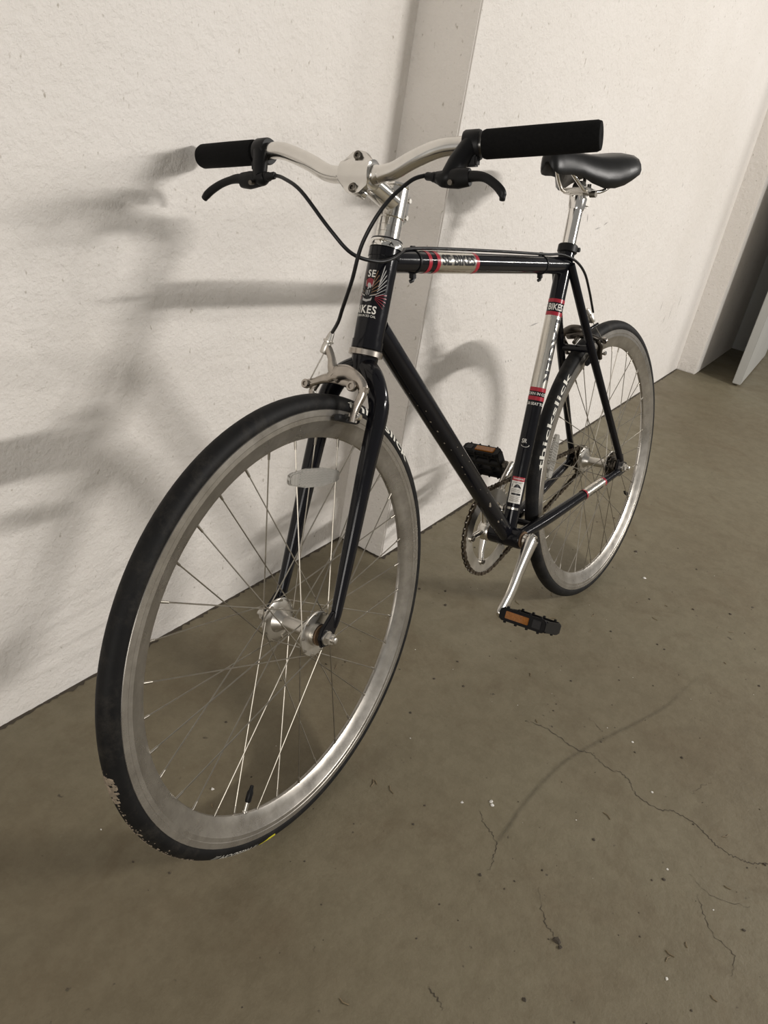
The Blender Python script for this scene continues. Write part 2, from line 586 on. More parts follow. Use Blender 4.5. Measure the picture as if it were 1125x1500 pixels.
for nm, mb_, mt in (('floor_grit', gm, 'crack'), ('paint_flakes', wm, 'white'), ('straw_bits', sm_, 'straw')):
    link(nm, mesh_of(nm, mb_, M_[mt]), floor, kind='stuff')


# ------------------------------------------------------------------ bicycle frame of reference
# local axes: x forward, y left, z up, origin on the rear axle; pose() carries it to the room
MB3 = Matrix(((-0.99597, -0.0873, 0.02047), (0.08966, -0.97286, 0.2133), (0.00129, 0.21428, 0.97677)))
T0 = V((0.14812, -0.50896, 0.3282))
BASE = MB3 @ V((0.5, 0, 0)) + T0
BASE.z = 0.0
OFF = MB3.transposed() @ (BASE - T0)
bike = bpy.data.objects.new('bicycle', None)
C.objects.link(bike)
mw = MB3.to_4x4()
mw.translation = BASE
bike.matrix_world = mw
bike['label'] = 'black single-speed bicycle with silver deep rims leaning its handlebar on the white wall'
bike['category'] = 'bicycle'

SO = V((0.98547, 0, -0.014204))
HA = R_(71.6)
SAX = V((-math.cos(HA), 0, math.sin(HA)))
SN = V((math.sin(HA), 0, math.cos(HA)))
STM = Matrix.Rotation(0.10354, 3, SAX)


def steer(p):
    return SO + STM @ (V(p) - SO)


def loc(p):
    return V(p) - OFF


PART_LABELS = {'pedal_reflector': 'amber reflector bar', 'chain': 'dark greasy roller chain', 'grip': 'black foam grip',
               'handlebar': 'bare silver riser handlebar', 'crank_arm': 'polished silver crank arm', 'saddle': 'black padded saddle',
               'wheel_rim': 'deep silver rim', 'wheel_reflector': 'clear prism reflector', 'valve_cap': 'black cap', 'saddle_rail': 'chrome rail',
               'red_band': 'red printed band', 'chrome_band': 'mirror foil band', 'warning_sticker': 'white sticker with red heading',
               'tyre_logo': 'yellow printed flash', 'dried_mud': 'dried pale mud', 'seat_post': 'chrome seat post'}


def part(name, mb, mat, parent=None, st=False, sharp=38, label=None, kind=None):
    if st:
        mb.map(steer)
    mb.map(loc)
    o = link(name, mesh_of(name, mb, mat, sharp), parent or bike)
    label = label or PART_LABELS.get(name)
    if label:
        o['label'] = label
    if kind:
        o['kind'] = kind
    return o


R = 0.336
BB = V((0.4205, 0, -0.056))
STT = V((0.2366, 0, 0.5002))          # seat tube top
STD = (STT - BB).normalized()
HTT = V((0.8048, 0, 0.5243)) - SAX * 0.016
HTB = V((0.858, 0, 0.3654)) + SAX * 0.010
DT0 = V((0.830, 0, 0.402))
DT1 = BB
TT0 = V((0.815, 0, 0.4945))
TT1 = BB + STD * 0.555
TT1 = V((0.248, 0, 0.466))
R_HT, R_DT, R_TT, R_ST = 0.0218, 0.0175, 0.0163, 0.0158

# ------------------------------------------------------------------ frame
fr = MB()
fr.cyl(HTB, HTT, R_HT, 40)
fr.cyl(HTB, HTB + SAX * 0.012, R_HT + 0.0012, 40)
fr.cyl(HTT - SAX * 0.012, HTT, R_HT + 0.0012, 40)
fr.cyl(TT0, TT1, R_TT, 36)
fr.cyl(DT0, DT1, R_DT, 36)
fr.cyl(BB, STT, R_ST, 36)
fr.tube([BB + V((0, y, 0)) for y in (-0.036, -0.034, 0.034, 0.036)], [0.0195, 0.0205, 0.0205, 0.0195], 36)
for s in (-1, 1):
    # seat stays
    top = V((0.252, s * 0.016, 0.468))
    mid = V((0.165, s * 0.036, 0.292))
    low = V((0.012, s * 0.063, 0.020))
    fr.tube(smoothpath([top, mid, low], 8), lerps([0.0085, 0.0088, 0.0075], 8), 18)
    # chain stays
    c0 = V((0.402, s * 0.022, -0.054))
    c1 = V((0.29, s * 0.0355, -0.0420))
    c2 = V((0.025, s * 0.063, -0.006))
    fr.tube(smoothpath([c0, c1, c2], 8), lerps([0.0125, 0.0122, 0.0085], 8), 18)
    # track dropouts
    out = [(0.030, 0.012), (0.036, -0.012), (0.012, -0.020), (-0.022, -0.016), (-0.024, 0.006),
           (-0.004, 0.014), (0.004, 0.034), (0.018, 0.034)]
    fr.prism(out, (0, s * 0.0625, 0), (1, 0, 0), (0, 0, 1), 0.006, 0.0012)
# bridges
fr.cyl((0.165, -0.036, 0.294), (0.165, 0.036, 0.294), 0.0075, 14)
fr.cyl((0.352, -0.033, -0.048), (0.352, 0.033, -0.048), 0.007, 14)
# cable guide stub on the left stay
fr.cyl((0.178, 0.03, 0.335), (0.150, 0.038, 0.346), 0.0035, 10)
frame = part('frame', fr, M_['paint'])
fd = MB()
fd.lathe([(0.0178, 0), (0.0195, 0.002), (0.0195, 0.014), (0.0178, 0.016)], STT - STD * 0.012, STD, 32)
fd.cyl(STT + V((-0.028, 0.012, -0.006)), STT + V((-0.028, -0.012, -0.006)), 0.0045, 12)
part('seat_clamp', fd, M_['plastic'])

# headset cups
hs = MB()
hs.lathe([(0.0205, 0), (0.0250, 0.0012), (0.0250, 0.0085), (0.0228, 0.0105), (0.0205, 0.011)], HTB - SAX * 0.011, SAX, 40)
part('headset_cup', hs, M_['dullalloy'])
hs = MB()
hs.lathe([(0.0205, 0), (0.0248, 0.001), (0.0248, 0.008), (0.0225, 0.012), (0.0165, 0.0135)], HTT, SAX, 40)
part('headset_cup', hs, M_['chrome'])
hs = MB()
hs.lathe([(0.0222, 0), (0.0230, 0.0012), (0.0222, 0.0026)], HTT + SAX * 0.0115, SAX, 40)
part('headset_seal', hs, M_['black'])


# ------------------------------------------------------------------ flat print wrapped on tubes
def text_mesh(txt, h, xs=1.0, bold=0.0, shear=0.0, step=0.0012, spacing=1.0, width=None):
    cu = bpy.data.curves.new('t', 'FONT')
    cu.body = txt
    cu.size = 1.0
    cu.offset = bold
    cu.shear = shear
    cu.space_character = spacing
    cu.align_x = 'CENTER'
    cu.align_y = 'CENTER'
    cu.resolution_u = 3
    o = bpy.data.objects.new('t', cu)
    C.objects.link(o)
    bpy.context.view_layer.update()
    dg = bpy.context.evaluated_depsgraph_get()
    me = bpy.data.meshes.new_from_object(o.evaluated_get(dg))
    bpy.data.objects.remove(o, do_unlink=True)
    bm = bmesh.new()
    bm.from_mesh(me)
    bpy.data.meshes.remove(me)
    xsv = [v.co.x for v in bm.verts]
    ysv = [v.co.y for v in bm.verts]
    cx, cy = (min(xsv) + max(xsv)) / 2, (min(ysv) + max(ysv)) / 2
    k = h / (max(ysv) - min(ysv))
    if width:
        xs = width / (k * (max(xsv) - min(xsv)))
    for v in bm.verts:
        v.co = V(((v.co.x - cx) * k * xs, (v.co.y - cy) * k, 0))
    return cut_bm(bm, step)


def cut_bm(bm, step):
    for ax in (0, 1):
        vals = [v.co[ax] for v in bm.verts]
        a, b = min(vals), max(vals)
        n = int((b - a) / step)
        for i in range(1, n + 1):
            c = V((0, 0, 0))
            c[ax] = a + i * step
            nn = V((0, 0, 0))
            nn[ax] = 1
            bmesh.ops.bisect_plane(bm, geom=bm.verts[:] + bm.edges[:] + bm.faces[:], plane_co=c, plane_no=nn)
    bm.verts.index_update()
    vs = [v.co.copy() for v in bm.verts]
    fs = [tuple(v.index for v in f.verts) for f in bm.faces]
    bm.free()
    return vs, fs


def poly_flat(polys, step=0.0015):
    bm = bmesh.new()
    for pts in polys:
        try:
            bm.faces.new([bm.verts.new((x, y, 0)) for x, y in pts])
        except ValueError:
            pass
    bmesh.ops.triangulate(bm, faces=bm.faces[:])
    return cut_bm(bm, step)


def rect(x0, x1, y0, y1):
    return [(x0, y0), (x1, y0), (x1, y1), (x0, y1)]


class Wrap:
    """(x along the circumference, y along the tube axis) -> point on the tube; x=0 at direction ref"""
    def __init__(s, A, B, r, ref):
        s.A, s.r = V(A), r
        s.d = (V(B) - V(A)).normalized()
        ref = V(ref)
        s.e1 = (ref - s.d * ref.dot(s.d)).normalized()
        s.e2 = s.d.cross(s.e1)

    def __call__(s, x, y, lift):
        r = s.r + lift
        t = x / s.r
        return s.A + s.d * y + (s.e1 * math.cos(t) + s.e2 * math.sin(t)) * r


def decal(name, vf, wrap, mat, x0=0.0, y0=0.0, lift=0.0003, rot=0, parent=None, st=False, flip=1):
    vs, fs = vf
    c, s_ = math.cos(R_(rot)), math.sin(R_(rot))
    mb = MB()
    mb.add([wrap(flip * (x0 + (p.x * c - p.y * s_)), y0 + p.x * s_ + p.y * c, lift) for p in vs], fs)
    o = part(name, mb, mat, parent or frame, st=st, sharp=180)
    return o


def merge(*vfs):
    v, f = [], []
    for a, b in vfs:
        o = len(v)
        v += a
        f += [tuple(i + o for i in q) for q in b]
    return v, f


def shift(vf, dx, dy, rot=0):
    c, s_ = math.cos(R_(rot)), math.sin(R_(rot))
    return [V((p.x * c - p.y * s_ + dx, p.x * s_ + p.y * c + dy, 0)) for p in vf[0]], vf[1]


LEFT = V((0, 1, 0))
# --- seat tube graphics (y measured up the tube from the bottom bracket)
ws = Wrap(BB, STT, R_ST, LEFT)
CIR = 2 * math.pi * R_ST


def yST(q):
    return (V(q) - BB).dot(STD)


def band(x0, x1, y0, y1):
    return poly_flat([rect(x0, x1, y0, y1)], 0.0015)


HC = CIR / 2 - 0.0002
for y0, y1 in ((0.4745, 0.4815), (0.4490, 0.4565), (0.2975, 0.3055), (0.2795, 0.2875)):
    decal('red_band', band(-HC, HC, y0, y1), ws, M_['red'], lift=0.0004)
decal('chrome_band', band(-HC, HC, 0.3055, 0.4490), ws, M_['mirror'], lift=0.0003)
decal('lettering', text_mesh('SE BIKES', 0.0130, 1, 0.02, width=0.047), ws, M_['white'], -0.0245, 0.4655, 0.0005)
decal('lettering', text_mesh('LAGER', 0.0140, 1, 0.03, width=0.128), ws, M_['black'], -0.0035, 0.3785, 0.0006, rot=-90)
decal('lettering', text_mesh('BORN IN CO', 0.0056, 0.95, 0.015), ws, M_['white'], -0.0185, 0.2925, 0.0005)
decal('lettering', text_mesh('4130 SEAT TUBE', 0.0056, 0.90, 0.015), ws, M_['white'], -0.0165, 0.2725, 0.0005)
decal('maker_mark', text_mesh('SR', 0.0085, 0.85, 0.01), ws, M_['white'], -0.0225, 0.1965, 0.0005)
arcp = [[(0.0085 * math.cos(t) * k, 0.0045 * math.sin(t) * k) for k, t in [(1.0, R_(-170 + 10 * i)) for i in range(19)] + [(0.86, R_(10 - 10 * i)) for i in range(19)]]]
decal('maker_mark', poly_flat(arcp), ws, M_['white'], -0.0195, 0.1885, 0.0005)
# warning sticker: white field, red head, picture of a rider, lines of small print
decal('warning_sticker', band(-0.0135, 0.0135, -0.027, 0.027), ws, M_['white'], -0.0180, 0.0960, 0.0004)
stk = shift(poly_flat([rect(-0.0135, 0.0135, 0.0185, 0.027)]), 0, 0)
decal('sticker_header', stk, ws, M_['red'], -0.0180, 0.0960, 0.0006)
decal('lettering', text_mesh('WARNING', 0.0035, 0.9, 0.01), ws, M_['white'], -0.0180, 0.1190, 0.0008)
pic = poly_flat([[(-0.007, 0.004), (-0.004, 0.010), (0.000, 0.0125), (0.004, 0.0105), (0.0085, 0.0055), (0.008, 0.0035), (0.003, 0.0055), (-0.002, 0.005)],
                 [(-0.0115, 0.005), (-0.010, 0.005), (-0.009, 0.012), (-0.0105, 0.0125)],
                 rect(-0.009, 0.010, -0.0105, -0.0065)], 0.0015)
decal('sticker_picture', pic, ws, M_['black'], -0.0180, 0.0960, 0.0006)
lines = poly_flat([rect(-0.0115, 0.0105 - 0.003 * (i % 2), y, y + 0.0007) for i, y in enumerate([0.0155, 0.0138, 0.0015, -0.0005, -0.0025, -0.0045, -0.0135, -0.0155, -0.0175, -0.0195, -0.0215, -0.0235])], 0.002)
decal('sticker_print', lines, ws, M_['bolt'], -0.0180, 0.0960, 0.0006)
decal('sticker_strip', band(-0.0125, 0.0125, -0.0022, 0.0022), ws, M_['mirror'], -0.0180, 0.0580, 0.0004)

# --- top tube graphics
wt = Wrap(TT0, TT1, R_TT, LEFT)
HCT = math.pi * R_TT - 0.0002
for y0, y1 in ((0.0900, 0.0985), (0.1115, 0.1205), (0.2215, 0.2310)):
    decal('red_band', band(-HCT, HCT, y0, y1), wt, M_['red'], lift=0.0004)
decal('chrome_band', band(-HCT, HCT, 0.1205, 0.2215), wt, M_['mirror'], lift=0.0003)
decal('lettering', text_mesh('SE BIKES', 0.0170, 1, 0.035, width=0.092), wt, M_['black'], -0.0045, 0.1715, 0.0006, rot=90)

# --- left chain stay graphic
wc = Wrap((0.29, 0.0355, -0.0420), (0.025, 0.063, -0.006), 0.0098, LEFT)


class WrapTaper(Wrap):
    def __call__(s, x, y, lift):
        t = max(0.0, min(1.0, y / 0.2689))
        r = 0.0122 + (0.0085 - 0.0122) * t + lift + 0.0009
        return s.A + s.d * y + (s.e1 * math.cos(x / 0.0098) + s.e2 * math.sin(x / 0.0098)) * r


wc = WrapTaper((0.29, 0.0355, -0.0420), (0.025, 0.063, -0.006), 0.0098, LEFT)
for y0, y1 in ((0.119, 0.124), (0.199, 0.205)):
    decal('red_band', band(-0.029, 0.029, y0, y1), wc, M_['red'], lift=0.0003)
decal('chrome_band', band(-0.029, 0.029, 0.124, 0.199), wc, M_['mirror'], lift=0.0002)
decal('lettering', text_mesh('HI-TEN FRAME', 0.0055, 1.15, 0.02), wc, M_['black'], 0.0035, 0.1600, 0.0006, rot=90)

# --- head badge: wings, eagle figure, lettering
wh = Wrap(HTB, HTT, R_HT, (1, 0, 0))
decal('lettering', text_mesh('SE', 0.0100, 1, 0.025, spacing=1.15, width=0.0125), wh, M_['white'], 0.0022, 0.1030, 0.0005)
decal('lettering', text_mesh('BIKES', 0.0115, 1, 0.025, spacing=1.15, width=0.036), wh, M_['white'], 0.0005, 0.0530, 0.0005)
decal('lettering', text_mesh('BORN IN SO CAL', 0.0032, 0.95, 0.01), wh, M_['white'], 0.0030, 0.0440, 0.0005)
red, wht, brz = [], [], []
red.append([(0.0075 * math.cos(t), 0.0045 + 0.0065 * math.sin(t)) for t in [2 * math.pi * i / 20 for i in range(20)]])
for s in (-1, 1):
    for i in range(7):          # pale outer feathers
        a, l = R_(28 + i * 9.0), 0.021 + 0.0022 * i
        bx, by = s * (0.0125 + 0.0004 * i), -0.0135 + 0.0034 * i
        q = 0.00055
        dx, dy = math.cos(a) * s, math.sin(a)
        wht.append([(bx - dy * q, by + abs(dx) * q * 0.6), (bx + dy * q, by - abs(dx) * q * 0.6), (bx + dx * l * 0.62 + dy * q, by + dy * l * 0.62), (bx + dx * l * 0.70, by + dy * l * 0.72), (bx + dx * l * 0.6 - dy * q, by + dy * l * 0.62)])
    for i in range(6):          # bronze inner feathers
        a, l = R_(20 + i * 11.0), 0.0115 + 0.0011 * i
        bx, by = s * 0.0055, -0.0125 + 0.0036 * i
        dx, dy = math.cos(a) * s, math.sin(a)
        q = 0.0005
        brz.append([(bx - dy * q, by + q), (bx + dy * q, by - q), (bx + dx * l + dy * q, by + dy * l - q), (bx + dx * l - dy * q, by + dy * l + q)])
    for i in range(5):          # red lower rays
        a, l = R_(-38 + i * 13.0), 0.0175
        bx, by = s * 0.0120, -0.0175 + 0.0012 * i
        dx, dy = math.cos(a) * s, math.sin(a)
        q = 0.0007
        red.append([(bx, by + 0.0003), (bx, by - 0.0003), (bx + dx * l - dy * q * s, by + dy * l - q), (bx + dx * l + dy * q * s, by + dy * l + q)])
wht += [[(-0.0030, 0.0010), (-0.0015, 0.0045), (0.0015, 0.0040), (0.0042, 0.0005), (0.0036, -0.0030), (0.0012, -0.0022), (0.0, -0.0048), (-0.0018, -0.0045), (-0.0012, -0.0012)],
        [(-0.0012, -0.0060), (0.0004, -0.0060), (-0.0004, -0.0130), (-0.0013, -0.0130)], [(0.0022, -0.0055), (0.0034, -0.0055), (0.0022, -0.0125), (0.0014, -0.0125)],
        [(-0.0036, -0.0058), (-0.0026, -0.0058), (-0.0028, -0.0120), (-0.0036, -0.0115)],
        [(0.0062, 0.0080), (0.0070, 0.0075), (0.0058, -0.0005), (0.0050, -0.0005)], [(-0.0062, 0.0080), (-0.0070, 0.0075), (-0.0058, -0.0005), (-0.0050, -0.0005)],
        [(-0.0075, -0.0160), (-0.0050, -0.0178), (0.0, -0.0190), (0.0050, -0.0178), (0.0078, -0.0150), (0.0070, -0.0200), (0.0, -0.0222), (-0.0072, -0.0205)],
        [(0.0040, -0.0130), (0.0120, -0.0105), (0.0150, -0.0085), (0.0148, -0.0092), (0.0118, -0.0118), (0.0040, -0.0142)],
        [(-0.0040, -0.0130), (-0.0120, -0.0105), (-0.0150, -0.0085), (-0.0148, -0.0092), (-0.0118, -0.0118), (-0.0040, -0.0142)]]
for nm, ps, mt, lf in (('head_emblem', red, 'deepred', 0.0004), ('head_emblem', brz, 'gold', 0.00045), ('head_emblem', wht, 'greywhite', 0.0006)):
    decal(nm, poly_flat(ps, 0.0012), wh, M_[mt], 0.0014, 0.0855, lf)

# --- paint chips on the down tube
wd = Wrap(DT0, DT1, R_DT, LEFT)
rnd = random.Random(11)
chips = []
for y, x, r in ((0.1275, 0.0232, 1.0), (0.1588, 0.0226, 1.2), (0.1759, 0.0156, 1.2), (0.2035, 0.0187, 2.0), (0.2305, 0.0175, 2.6), (0.2635, 0.0183, 2.0), (0.2859, 0.0146, 1.2), (0.2904, 0.0028, 1.1),
                (0.3146, 0.0033, 1.4), (0.3388, 0.0143, 1.8), (0.3418, -0.0024, 1.0), (0.4724, 0.0067, 3.2), (0.4773, 0.0088, 3.8), (0.5336, 0.0114, 3.0), (0.5363, 0.0034, 2.0), (0.4440, -0.0007, 1.2), (0.36, 0.017, 1.6), (0.40, 0.019, 1.3), (0.42, 0.008, 0.8)):
    chips.append([(x + 0.00065 * r * rnd.uniform(0.6, 1.3) * math.cos(t), y + 0.0011 * r * rnd.uniform(0.6, 1.3) * math.sin(t)) for t in [2 * math.pi * i / 8 for i in range(8)]])
decal('paint_chips', poly_flat(chips, 0.0015), wd, M_['chip'], lift=0.0003)['kind'] = 'stuff'




# ------------------------------------------------------------------ seat post and saddle
sp = MB()
SPT = BB + STD * 0.661
sp.cyl(STT - STD * 0.02, SPT, 0.0136, 32)
sp.tube([SPT - STD * 0.004, SPT + STD * 0.004, SPT + STD * 0.020], [0.0145, 0.0165, 0.017], 28)
post = part('seat_post', sp, M_['chrome'])
hd = MB()
hc = SPT + STD * 0.022
SX, SY, SZ = V((0.995, 0, 0.10)).normalized(), V((0, 1, 0)), V((-0.10, 0, 0.995)).normalized()
hd.box(hc + V((-0.006, 0, -0.006)), (SX, SY, SZ), (0.022, 0.014, 0.014), 0.004)
hd.box(hc + SZ * 0.010, (SX, SY, SZ), (0.021, 0.027, 0.005), 0.002)
hd.lathe([(0.003, -0.009), (0.0165, -0.008), (0.0175, 0.0), (0.0165, 0.008), (0.003, 0.009)], hc + SZ * 0.012 + V((0, 0.0, 0)), SY, 24)
part('seat_clamp_head', hd, M_['satin'], post)
bo = MB()
bo.cyl(hc + SZ * 0.010 + V((-0.030, 0.006, -0.010)), hc + SZ * 0.016 + V((-0.030, 0.006, 0.008)), 0.004, 10)
part('clamp_bolt', bo, M_['bolt'], post)
bo = MB()
bo.cyl(hc + V((0.0, 0.024, 0.004)), hc + V((0.0, 0.036, 0.004)), 0.0062, 12)
part('clamp_bolt', bo, M_['bolt'], post)

# saddle: rings from nose to tail (x, half width, top, centre dip, skirt bottom)
SAD = [(0.3435, 0.006, 0.652, 0.644), (0.340, 0.013, 0.6615, 0.634), (0.332, 0.019, 0.6675, 0.6285), (0.312, 0.0225, 0.6705, 0.627),
       (0.285, 0.0250, 0.6705, 0.628), (0.255, 0.031, 0.670, 0.627), (0.228, 0.042, 0.669, 0.615), (0.200, 0.056, 0.668, 0.6065),
       (0.170, 0.067, 0.670, 0.607), (0.140, 0.0735, 0.674, 0.613), (0.110, 0.0755, 0.6765, 0.622), (0.082, 0.072, 0.676, 0.630),
       (0.063, 0.062, 0.671, 0.636), (0.052, 0.046, 0.663, 0.643), (0.047, 0.020, 0.656, 0.648)]
sd = MB()
rings = []
for x, hw, top, bot in SAD:
    hgt = top - bot
    half = [(-0.86, 0.0), (-0.965, 0.10), (-1.0, 0.28), (-0.975, 0.50), (-0.90, 0.72), (-0.74, 0.885), (-0.50, 0.965), (-0.25, 0.99), (0.0, 0.985)]
    prof = half + [(-a, b) for a, b in reversed(half[:-1])]
    inner = [(0.78, 0.16), (0.55, 0.52), (0.0, 0.62), (-0.55, 0.52), (-0.78, 0.16)]
    rings.append([V((x, a * hw, bot + b * hgt)) for a, b in prof + inner])
sd.rings(rings)
saddle = part('saddle', sd, M_['leather'], sharp=50)
for s in (-1, 1):
    rl = MB()
    rl.tube(smoothpath([(0.300, s * 0.008, 0.645), (0.278, s * 0.014, 0.636), (0.246, s * 0.021, 0.612), (0.225, s * 0.022, 0.6035),
                        (0.165, s * 0.022, 0.6015), (0.130, s * 0.028, 0.612), (0.095, s * 0.042, 0.640)], 5), 0.0036, 10)
    part('saddle_rail', rl, M_['chrome'], saddle)
sh = MB()
sh.tube([(0.11, 0, 0.655), (0.28, 0, 0.650)], [0.03, 0.012], 16, squash=[(0.12, 1), (0.3, 1)], up=(0, 0, 1))
part('saddle_shell', sh, M_['plastic'], saddle)

# ------------------------------------------------------------------ fork
fk = MB()
cr = HTB - SAX * 0.011
fk.tube([cr + SAX * 0.002, cr - SAX * 0.030], [0.0195, 0.0185], 32)
for s in (-1, 1):
    path = [cr - SAX * 0.012 + V((0.002, s * 0.005, 0)), V((0.877, s * 0.027, 0.340)), V((0.886, s * 0.042, 0.315)), V((0.894, s * 0.047, 0.290)),
            V((0.9240, s * 0.0480, 0.2190)), V((0.958, s * 0.0495, 0.131)), V((0.986, s * 0.0507, 0.0600)), V((1.0005, s * 0.0515, 0.024)), V((1.0075, s * 0.052, 0.006))]
    fk.tube(smoothpath(path, 6), lerps([0.015, 0.0155, 0.0150, 0.0145, 0.0130, 0.0112, 0.0092, 0.0080, 0.0048], 6), 24)
    out = [(-0.030, 0.030), (-0.018, 0.032), (0.008, 0.014), (0.014, 0.002), (0.010, -0.012), (-0.004, -0.015), (-0.016, -0.008), (-0.026, 0.006)]
    fk.prism([(x + 0, z) for x, z in out], (1.02817, s * 0.052, 0), (1, 0, 0), (0, 0, 1), 0.006, 0.001)
part('fork', fk, M_['paint'], st=True)

# ------------------------------------------------------------------ stem, spacers, handlebar
a0 = HTT + SAX * 0.0135
for h0, h1 in ((0.0, 0.0097), (0.0098, 0.0194), (0.0195, 0.029)):
    spc = MB()
    spc.lathe([(0.0170, h0), (0.0174, h0 + 0.0003), (0.0174, h1 - 0.0003), (0.0170, h1)], a0, SAX, 36)
    part('headset_spacer', spc, M_['stemalloy'], st=True)
st = MB()
s0, s1 = a0 + SAX * 0.029, a0 + SAX * 0.073
st.lathe([(0.0165, 0), (0.0182, 0.002), (0.0182, 0.042), (0.0165, 0.044)], s0, SAX, 36)
CB = V((0.872, 0, 0.6045))
sa = s0 + SAX * 0.022
st.tube([sa + (CB - sa) * 0.08, sa + (CB - sa) * 0.78], [0.0155, 0.0148], 28)
st.box(s0 + SAX * 0.022 - SN * 0.020, (SN, V((0, 1, 0)), SAX), (0.006, 0.011, 0.0205), 0.003)
# clamp back half
st.lathe([(0.0158, -0.023), (0.0185, -0.0215), (0.0185, 0.0215), (0.0158, 0.023)], CB, (0, 1, 0), 32)
stem = part('stem', st, M_['stemalloy'], st=True)
fp = MB()
fo = [(-0.023, -0.011), (-0.012, -0.0245), (0.012, -0.0245), (0.023, -0.011), (0.023, 0.011), (0.012, 0.0245), (-0.012, 0.0245), (-0.023, 0.011)]
FN = V((0.955, 0, 0.2966)).normalized()
FU = V((-0.2966, 0, 0.955)).normalized()
ring = []
for yy, hh in ((-0.0235, 0.012), (-0.020, 0.0165), (-0.010, 0.0255), (0.0, 0.0275), (0.010, 0.0255), (0.020, 0.0165), (0.0235, 0.012)):
    rr = []
    nn = 14
    for j in range(nn):                       # outer skin
        a = -1 + 2 * j / (nn - 1)
        z = a * hh
        n = math.sqrt(max(0.0198 ** 2 - z * z, 0)) if abs(z) < 0.0165 else 0.0112
        n = max(n, 0.0112)
        rr.append(CB + V((0, yy, 0)) + FU * z + FN * n)
    for j in range(nn):                       # inner skin
        a = 1 - 2 * j / (nn - 1)
        z = a * hh
        n = math.sqrt(max(0.0158 ** 2 - z * z, 0))
        rr.append(CB + V((0, yy, 0)) + FU * z + FN * max(n, 0.002))
    ring.append(rr)
fp.rings(ring)
plate = part('face_plate', fp, M_['baralloy'], stem, st=True, sharp=50)
for s in (-1, 1):
    lug = MB()
    lug.cyl(CB + FU * s * 0.0205 - FN * 0.013, CB + FU * s * 0.0205 + FN * 0.0, 0.0068, 14)
    part('clamp_lug', lug, M_['stemalloy'], stem, st=True)
for s in (-1, 1):
    b = MB()
    c = CB + FU * s * 0.0205 + FN * 0.0108
    b.lathe([(0.0052, 0), (0.0056, 0.0005), (0.0056, 0.0035), (0.0048, 0.0042), (0.0028, 0.0042), (0.0024, 0.0015), (0.0004, 0.0014)], c, FN, 18)
    part('bolt', b, M_['bolt'], stem, st=True)
for s in (-1, 1):
    b = MB()
    c = s0 + SAX * (0.022 + s * 0.012) - SN * 0.022
    b.cyl(c - V((0, 0.0125, 0)), c + V((0, 0.0125, 0)), 0.0034, 10)
    part('bolt', b, M_['satin'], stem, st=True)
tc = MB()
tc.lathe([(0.0172, 0), (0.0178, 0.001), (0.0172, 0.004), (0.006, 0.0052), (0.0045, 0.003)], s1, SAX, 32)
part('top_cap', tc, M_['chrome'], stem, st=True)

BAR = [(0.866, -0.294, 0.633), (0.8705, -0.20, 0.635), (0.872, -0.160, 0.6365), (0.873, -0.130, 0.636), (0.8715, -0.088, 0.6225),
       (0.872, -0.055, 0.608), (0.872, -0.030, 0.6048), (0.872, 0.0, 0.6045), (0.872, 0.028, 0.605), (0.869, 0.050, 0.609), (0.864, 0.078, 0.6225),
       (0.856, 0.110, 0.6345), (0.847, 0.145, 0.6375), (0.835, 0.20, 0.640), (0.819, 0.300, 0.6455)]
hb = MB()
hb.tube(smoothpath(BAR, 7), 0.0112, 24)
hb.lathe([(0.0112, -0.032), (0.0128, -0.026), (0.0128, 0.026), (0.0112, 0.032)], CB, (0, 1, 0), 28)
part('handlebar', hb, M_['baralloy'], st=True, sharp=60)


def barpt(y):
    for a, b in zip(BAR, BAR[1:]):
        if a[1] <= y <= b[1]:
            t = (y - a[1]) / (b[1] - a[1])
            return V(a).lerp(V(b), t)
    return V(BAR[-1]) if y > 0 else V(BAR[0])


for y0, y1 in ((-0.181, -0.296), (0.1625, 0.302)):
    a, b = barpt(y0), barpt(y1)
    b = b + (b - a).normalized() * 0.0015
    d = b - a
    L = d.length
    gm = MB()
    gm.lathe([(0.0120, 0), (0.0158, 0.0012), (0.0170, 0.005), (0.0172, L * 0.5), (0.0170, L - 0.005), (0.0155, L - 0.0008),
              (0.0040, L), (0.0025, L - 0.001), (0.0005, L - 0.001)], a, d, 36)
    part('grip', gm, M_['foam'], st=True)


